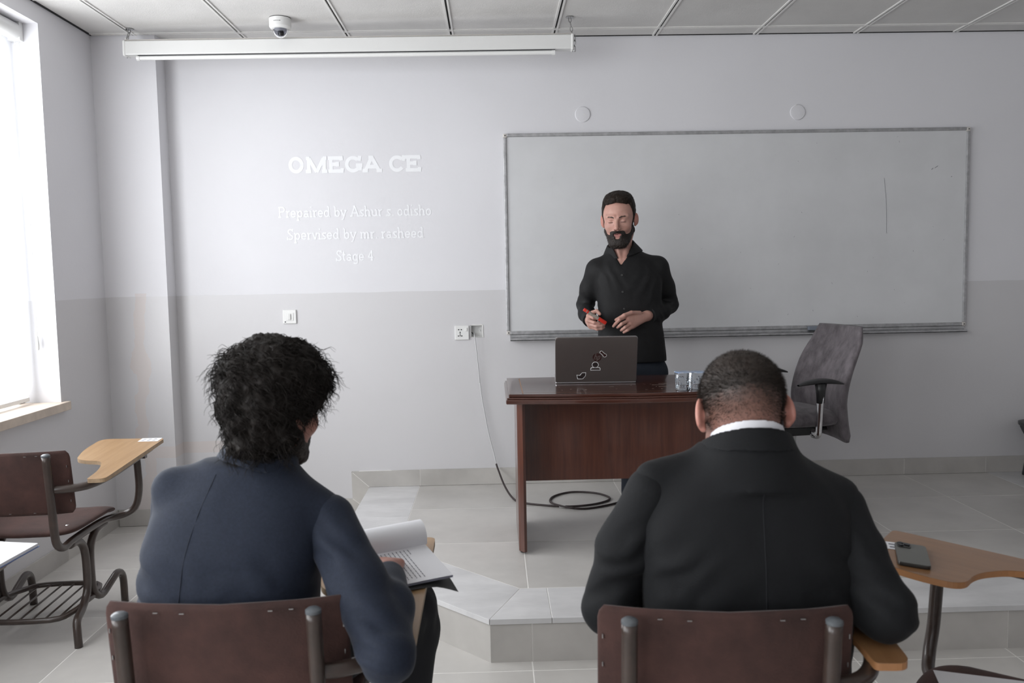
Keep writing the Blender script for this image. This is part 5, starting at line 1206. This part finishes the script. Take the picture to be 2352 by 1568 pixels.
# ================================================================== THE MAN IN THE NAVY JACKET
def navy_man():
    t = thing('person', 'curly-haired man in a navy jacket sitting with his back turned, reading a handout', 'person', (-.57,1.82,0))
    o = np.array((-.488,1.850,1.160), np.float32); R = rotm(math.radians(-30), .14, .10); HS = 1.03
    hd = lambda P, **k: head_sdf(o+(P-o)/HS, o, R, **k)*HS; loc = lambda P: ((P-o)/HS)@R
    head = surfnet(lambda P: smin(hd(P), cap(P, (-.505,1.85,1.11), (-.54,1.83,.98), .056, .066), .02), (-.64,1.68,.96), (-.33,2.02,1.32), .0045, 1)
    wr = (-.262,1.925,.752); kn, fs, th = simple_hand(wr, (-.10,1,-.06), (-1,-.1,.1), (-.1,.05,1), .95, .5)
    hr = mesh_hand(wr, kn, fs, th, (-.240,1.82,.752), .03, .004)
    wl = (-.62,2.12,.665); kn, fs, th = simple_hand(wl, (.75,.6,-.15), (-.2,.6,.6), (-.2,.1,1), .95, .5)
    hl = mesh_hand(wl, kn, fs, th, (-.70,2.02,.69), .03, .005)
    core = surfnet(lambda P: smin(loft(P, [(.48,-.60,1.81,.14,.09), (.75,-.595,1.80,.14,.09), (.92,-.575,1.81,.14,.085), (1.02,-.55,1.82,.07,.06)]), cap(P, (-.45,1.85,.55), (-.25,2.15,.54), .05, .045), .04), (-.78,1.66,.44), (-.15,2.25,1.04), .014, 0)
    mf = lambda c: np.where((np.abs(loc(c)[:,0]) > .074) & (c[:,2] > 1.05), 1, np.where((loc(c)[:,2] < -.090) & (loc(c)[:,1] > .02) & (c[:,2] > 1.0), 2, 0))
    skin_mesh('body', [head, hr, hl, core], [PM['skin2'], PM['skin2'], PM['beard']], t, mf)
    # beard along the jaw
    def beard(P):
        q = loc(P); z, y = q[:,2], q[:,1]; zc = np.interp(y, [-.02,.006,.03,.06,.10], [.02,-.015,-.062,-.068,-.050]); return smax(hd(P, ear=False)-.003, np.maximum(z-zc, -.006-y), .003)
    V, F = surfnet(beard, o-V3(.15,.15,.16), o+V3(.15,.15,.06), .005, 1); V = V+normals(V, F)*(vnoise(V, 120, 2)*.0025)[:,None]; skin_mesh('beard', [(V, F)], PM['beard'], t)
    # curly hair
    def hair(P):
        q = loc(P); x, y, z = np.abs(q[:,0]), q[:,1], q[:,2]; d = hd(P, ear=False, face=False)
        th = .024+.012*np.clip((z-.03)/.06, 0, 1)+.012*np.clip((-.02-y)/.08, 0, 1)*np.clip((.06-z)/.1, 0, 1)
        line = np.interp(y, [-.13,-.08,-.05,-.028,-.012,.010,.035,.06], [-.080,-.082,-.082,-.066,-.016,-.004,.012,.052])
        d = smax(d-th, (line-z), .015)
        nk = cap(P, (-.512,1.80,1.13), (-.525,1.80,1.108), .072, .060); d = smin(d, smax(nk, q[:,1]+.03, .01), .02)
        fr = ell(q, (.036,.070,.076), (.028,.024,.026)); d = smin(d, fr, .02)
        return d
    V, F = surfnet(hair, o-V3(.17,.17,.16), o+V3(.19,.20,.215), .0042, 1); N = normals(V, F)
    V2 = V+N*(vnoise(V, 26, 1, 3)*.011+np.abs(vnoise(V, 60, 4, 2))*.006)[:,None]; skin_mesh('hair', [(V2, F)], PM['hairb'], t)
    rs = np.random.RandomState(11); pick = rs.choice(len(V2), 4200); N2 = normals(V2, F); dn = np.array((0,0,-1), np.float32)
    cell = np.floor(V2[pick]/.020).astype(np.int64); hsh = np.abs((cell*np.array((73856093,19349663,83492791))).sum(1)) % 9973; par = np.stack([np.random.RandomState(int(h_)).rand(6) for h_ in hsh])*.82+rs.rand(len(pick), 6)*.18
    def curl(i, r, n, k):
        p = par[i]; tan = dn-n*(dn@n); tan = tan/(np.linalg.norm(tan)+1e-6); sw = np.cross(n, tan); L = .030+.045*p[0]
        a = 2*pi*(p[1]+(.7+1.3*p[2])*k); rad = .004+.0065*p[3]
        return r+tan*(L*k*(.9))+n*(.002+.005*p[4]*k+rad*math.cos(a)*.7)+sw*(rad*math.sin(a)+(p[5]-.5)*.022*k)
    strands('hair_curls', V2[pick]-N2[pick]*.003, N2[pick], curl, 8, .00085, PM['hairb'], t)
    # jacket: body, two sleeves, collar
    def jacket(P):
        d = loft(P, [(.47,-.605,1.815,.205,.150), (.60,-.600,1.800,.198,.138), (.75,-.592,1.795,.192,.128), (.88,-.580,1.805,.196,.122), (.96,-.568,1.815,.180,.108), (1.01,-.555,1.825,.130,.085), (1.05,-.545,1.835,.085,.070)], 2.5)
        d = smin(d, cap(P, (-.575,1.822,1.020), (-.712,1.815,.992), .040, .048), .03)
        d = smin(d, cap(P, (-.520,1.825,1.010), (-.385,1.815,.925), .042, .050), .03)
        d = smax(d, -cap(P, (-.505,1.85,1.15), (-.545,1.835,.99), .062, .066), .005)
        return d
    sp = [((-.76,1.74,.78),.07,.006,(.5,0,1),.06), ((-.62,1.68,.70),.14,.003,(.25,0,1),.10), ((-.46,1.70,.78),.09,.003,(.7,0,1),.07)]
    jk = cloth('jacket', jacket, (-.84,1.62,.455), (-.32,1.99,1.075), .0075, PM['navy'], t, sp, 21)
    seam(jk, [(-.600,1.035), (-.622,.97), (-.648,.88), (-.662,.78), (-.670,.70)], 1.80, PM['navyseam'])
    def sleeve_r(P):
        d = chain(P, [(-.375,1.812,.912), (-.300,1.725,.800), (-.226,1.615,.690)], [.060,.060,.053], .03)
        return smin(d, chain(P, [(-.226,1.615,.690), (-.236,1.740,.742), (-.255,1.880,.752)], [.053,.048,.040], .03), .02)
    cloth('sleeve', sleeve_r, (-.47,1.52,.60), (-.14,1.96,1.01), .0065, PM['navy'], t, [((-.25,1.60,.73),.07,.005,(.5,.2,1),.045), ((-.35,1.70,.86),.08,.004,(.8,0,1),.05)], 31)
    def sleeve_l(P):
        d = chain(P, [(-.712,1.822,.972), (-.732,1.850,.86), (-.742,1.93,.745)], [.050,.054,.050], .03)
        return smin(d, chain(P, [(-.742,1.93,.745), (-.70,2.02,.70), (-.645,2.10,.672)], [.050,.046,.040], .03), .02)
    cloth('sleeve', sleeve_l, (-.83,1.72,.60), (-.58,2.17,1.05), .0075, PM['navy'], t, [((-.78,1.83,.80),.08,.007,(.2,.2,1),.045)], 41)
    def collar(P):
        a, b = V3(-.512,1.855,1.11), V3(-.545,1.835,.99); ax = (a-b)/np.linalg.norm(a-b); q = P-b; s = q@ax; r = np.linalg.norm(q-s[:,None]*ax, axis=1)
        rf = .0765+.30*np.clip(.085-s, 0, 1); sh = np.maximum(np.abs(r-rf)-.0042, np.maximum(s-.092, .045-s)); fr = 2*(P[:,1]-1.865)
        return smax(sh, fr, .004)
    cloth('collar', collar, (-.68,1.70,1.0), (-.40,1.93,1.13), .0040, PM['navy'], t, relax=1, rough=.0008)
    def trousers(P):
        d = ell(P, (-.59,1.82,.525), (.185,.13,.095))
        d = smin(d, chain(P, [(-.47,1.86,.545), (-.245,2.19,.560), (-.235,2.22,.48), (-.27,2.22,.12)], [.088,.070,.066,.052], .03), .03)
        d = smin(d, chain(P, [(-.68,1.86,.54), (-.72,2.22,.545), (-.72,2.23,.47), (-.71,2.22,.12)], [.088,.068,.064,.052], .03), .03)
        return np.maximum(smax(d, .480-P[:,2]-10*np.clip(P[:,1]-2.06, 0, 1), .01), .09-P[:,2])
    cloth('trousers', trousers, (-.83,1.66,.08), (-.13,2.34,.68), .010, PM['trouser'], t, [((-.25,2.12,.56),.10,.005,(.5,1,.3),.05)], 51)
    for x in (-.275, -.71):
        hl_, to_ = (x,2.20,0), (x+.03,2.42,0); V, F = surfnet(lambda P: shoe(P, hl_, to_), (x-.08,2.12,-.01), (x+.11,2.49,.12), .009, 1); skin_mesh('shoe', [(V, F)], PM['shoe'], t)
navy_man()
# ================================================================== THE MAN IN THE BLACK JACKET
def dark_man():
    t = thing('person', 'short-haired man in a black jacket and white collar sitting with his head bowed', 'person', (.53,1.72,0))
    o = np.array((.536,1.765,1.128), np.float32); R = rotm(math.radians(-5), .52, -.05); HS = 1.11
    hd = lambda P, **k: head_sdf(o+(P-o)/HS, o, R, jaw=.75, ez=.012, **k)*HS; loc = lambda P: ((P-o)/HS)@R
    head = surfnet(lambda P: smin(hd(P, face=False), cap(P, (.536,1.738,1.12), (.534,1.722,1.00), .060, .061), .025), (.40,1.57,.98), (.67,1.95,1.29), .0036, 1)
    hands = []
    for wr, fw, sd, arm in (((.36,1.93,.72), (.6,.8,-.1), (.5,-.4,.3), (.30,1.85,.72)), ((.66,1.86,.745), (-.5,.85,-.1), (-.5,-.5,.3), (.72,1.76,.745))):
        kn, fs, th = simple_hand(wr, fw, sd, (0,0,1), .95, .5); hands.append(mesh_hand(wr, kn, fs, th, arm, .03, .005))
    core = surfnet(lambda P: loft(P, [(.48,.53,1.72,.14,.09), (.75,.53,1.71,.15,.09), (.92,.53,1.715,.15,.085), (1.00,.535,1.72,.07,.06)]), (.33,1.58,.46), (.73,1.85,1.02), .014, 0)
    def mf(c):
        q = loc(c); return np.where((np.abs(q[:,0]) > .077) & (c[:,2] > 1.03), 1, 0)
    skin = skin_mesh('body', [head]+hands+[core], [PM['fade'], PM['ear']], t, mf)
    # cropped hair, denser towards the crown
    def hair(P):
        q = loc(P); x, y, z = np.abs(q[:,0]), q[:,1], q[:,2]; d = hd(P, ear=False, face=False)
        line = np.interp(y, [-.12,-.05,0,.03,.06], [.010,.012,.030,.05,.07]); k = np.clip((z-line)/.06, 0, 1)
        return smax(d+.0030-.0095*k, line-.02-z, .004)
    V, F = surfnet(hair, o-V3(.12,.16,.06), o+V3(.12,.14,.17), .0034, 1); N = normals(V, F); V = V+N*(vnoise(V, 90, 6, 2)*.0016)[:,None]
    skin_mesh('hair', [(V, F)], PM['hairshort'], t)
    rs = np.random.RandomState(5); Vh, Fh = head; Nh = normals(Vh, Fh); q = loc(Vh); zb = q[:,2]+.35*np.clip(q[:,1]+.02, -.2, 0)*0
    dens = np.clip((q[:,2]+.075)/.11, 0, 1)**1.6*(q[:,1] < .05)*(np.abs(q[:,0]) < .0775)*((q[:,1] < -.005) | (q[:,2] > .0)); dens = dens/dens.sum()
    pick = rs.choice(len(Vh), 15000, p=dens); jit = (rs.rand(len(pick), 3)-.5)*.9; bw = R@V3(0,-.3,-.3)
    ln = .0035+.0075*np.clip((q[pick,2]+.03)/.09, 0, 1)
    strands('hair_stubble', Vh[pick]+(rs.rand(len(pick), 3)-.5).astype(np.float32)*.003, Nh[pick], lambda i, r, n, k: r+(n+jit[i]*.5+bw*k)*(ln[i]*k), 2, .00032, PM['hairshort'], t)
    def shell(r0, sl, s0, s1, th, front):
        def f(P):
            a, b = V3(.537,1.740,1.14), V3(.534,1.724,1.02); ax = (a-b)/np.linalg.norm(a-b); q = P-b; s = q@ax+.28*(P[:,1]-1.72)*0; r = np.linalg.norm(q-s[:,None]*ax, axis=1)
            return smax(np.maximum(np.abs(r-r0-sl*np.clip(s1-s, 0, 1))-th, np.maximum(s-s1+.42*np.clip(P[:,1]-1.66, 0, 1), s0-s)), 2*(P[:,1]-front), .004)
        return f
    stand = shell(.0770,.34,-.03,.088,.006,1.81)
    def jacket(P):
        d = loft(P, [(.47,.53,1.725,.215,.150), (.60,.528,1.715,.215,.140), (.74,.528,1.705,.220,.130), (.86,.525,1.705,.225,.124), (.94,.524,1.715,.220,.114), (1.00,.527,1.722,.185,.104), (1.04,.532,1.725,.125,.092), (1.08,.534,1.728,.090,.084)], 2.6)
        d = smin(d, cap(P, (.49,1.735,1.045), (.335,1.725,1.008), .040, .044), .03); d = smin(d, cap(P, (.575,1.735,1.038), (.728,1.725,.962), .040, .046), .03)
        d = smax(d, -cap(P, (.536,1.740,1.15), (.535,1.733,1.075), .064, .060), .005)
        return smin(d, stand(P), .022)
    sp = [((.35,1.60,.85),.06,.005,(-.7,0,1),.06), ((.42,1.60,.72),.12,.003,(-.9,0,1),.09), ((.64,1.60,.72),.12,.004,(.9,0,1),.08), ((.70,1.62,.82),.07,.004,(.6,0,1),.06)]
    jk = cloth('jacket', jacket, (.27,1.53,.455), (.79,1.90,1.14), .0075, PM['blackwool'], t, sp, 61)
    seam(jk, [(.533,1.03), (.530,.95), (.528,.85), (.530,.72)], 1.72, PM['trouser'])
    def sleeve_l(P):
        d = chain(P, [(.325,1.722,.985), (.275,1.735,.86), (.237,1.745,.725)], [.052,.060,.055], .03); return smin(d, chain(P, [(.237,1.745,.725), (.285,1.83,.722), (.345,1.905,.722)], [.055,.048,.040], .03), .02)
    cloth('sleeve', sleeve_l, (.15,1.63,.63), (.42,1.98,1.06), .0068, PM['blackwool'], t, [((.24,1.69,.80),.08,.004,(-.4,0,1),.06), ((.30,1.68,.88),.05,.003,(-.6,0,1),.05)], 71)
    def sleeve_r(P):
        d = chain(P, [(.733,1.720,.940), (.750,1.665,.845), (.780,1.605,.757)], [.054,.054,.055], .03); return smin(d, chain(P, [(.782,1.605,.757), (.748,1.71,.752), (.675,1.835,.748)], [.056,.050,.040], .03), .02)
    cloth('sleeve', sleeve_r, (.63,1.51,.66), (.90,1.92,1.03), .0068, PM['blackwool'], t, [((.80,1.60,.80),.08,.004,(.4,0,1),.06), ((.74,1.65,.87),.06,.003,(.6,0,1),.05)], 81)
    cloth('jacket_collar', shell(.0800,.42,.052,.100,.0040,1.80), (.38,1.55,1.0), (.69,1.85,1.16), .0040, PM['blackwool'], t, relax=1, rough=.0006)
    cloth('shirt_collar', shell(.0715,.05,.04,.119,.0030,1.80), (.44,1.62,1.02), (.63,1.85,1.17), .0034, PM['white'], t, relax=1, rough=0)
    def trousers(P):
        d = ell(P, (.53,1.73,.525), (.195,.13,.095))
        for x0, x1 in ((.43,.36), (.63,.68)): d = smin(d, chain(P, [(x0,1.78,.545), (x1,2.10,.555), (x1,2.12,.48), (x1,2.08,.12)], [.09,.07,.066,.052], .03), .03)
        return np.maximum(smax(d, .480-P[:,2]-10*np.clip(P[:,1]-1.97, 0, 1), .01), .09-P[:,2])
    cloth('trousers', trousers, (.26,1.56,.08), (.80,2.24,.68), .011, PM['trouser'], t)
    for x in (.36, .68):
        hl_, to_ = (x,2.06,0), (x,2.28,0); V, F = surfnet(lambda P: shoe(P, hl_, to_), (x-.08,1.98,-.01), (x+.08,2.35,.12), .010, 1); skin_mesh('shoe', [(V, F)], PM['shoe'], t)
def fade_material():
    """scalp skin that darkens with stubble from the nape up to the crown"""
    m = skinmat('scalp_fade', (.50,.255,.20), (.43,.20,.15)); t = m.node_tree; N, L = t.nodes, t.links; b = N['Principled BSDF']
    src = b.inputs['Base Color'].links[0].from_socket; tc = N.new('ShaderNodeTexCoord'); dt = N.new('ShaderNodeVectorMath'); dt.operation = 'DOT_PRODUCT'
    up = Vector(rotm(math.radians(-5), .52, -.05)[:,2]); dt.inputs[1].default_value = tuple(up); L.new(tc.outputs['Object'], dt.inputs[0])
    c0 = up.dot(Vector((.536-.53,1.765-1.72,1.128))); mr = N.new('ShaderNodeMapRange'); mr.inputs['From Min'].default_value = c0-.085; mr.inputs['From Max'].default_value = c0+.035; L.new(dt.outputs['Value'], mr.inputs['Value'])
    nz = N.new('ShaderNodeTexNoise'); nz.inputs['Scale'].default_value = 90; nz.inputs['Detail'].default_value = 5; L.new(tc.outputs['Object'], nz.inputs['Vector'])
    mu = N.new('ShaderNodeMath'); mu.operation = 'MULTIPLY_ADD'; L.new(nz.outputs['Fac'], mu.inputs[0]); mu.inputs[1].default_value = .5; mu.inputs[2].default_value = -.25
    ad = N.new('ShaderNodeMath'); ad.operation = 'ADD'; ad.use_clamp = True; L.new(mr.outputs[0], ad.inputs[0]); L.new(mu.outputs[0], ad.inputs[1])
    mx = N.new('ShaderNodeMixRGB'); mx.inputs[2].default_value = (.055,.038,.031,1); L.new(ad.outputs[0], mx.inputs[0]); L.new(src, mx.inputs[1]); L.new(mx.outputs[0], b.inputs['Base Color'])
    return m
PM['fade'] = fade_material(); PM['hairshort'] = mat('cropped_brown_hair', (.036,.026,.021), .65, var=.4, vscale=70)
dark_man()
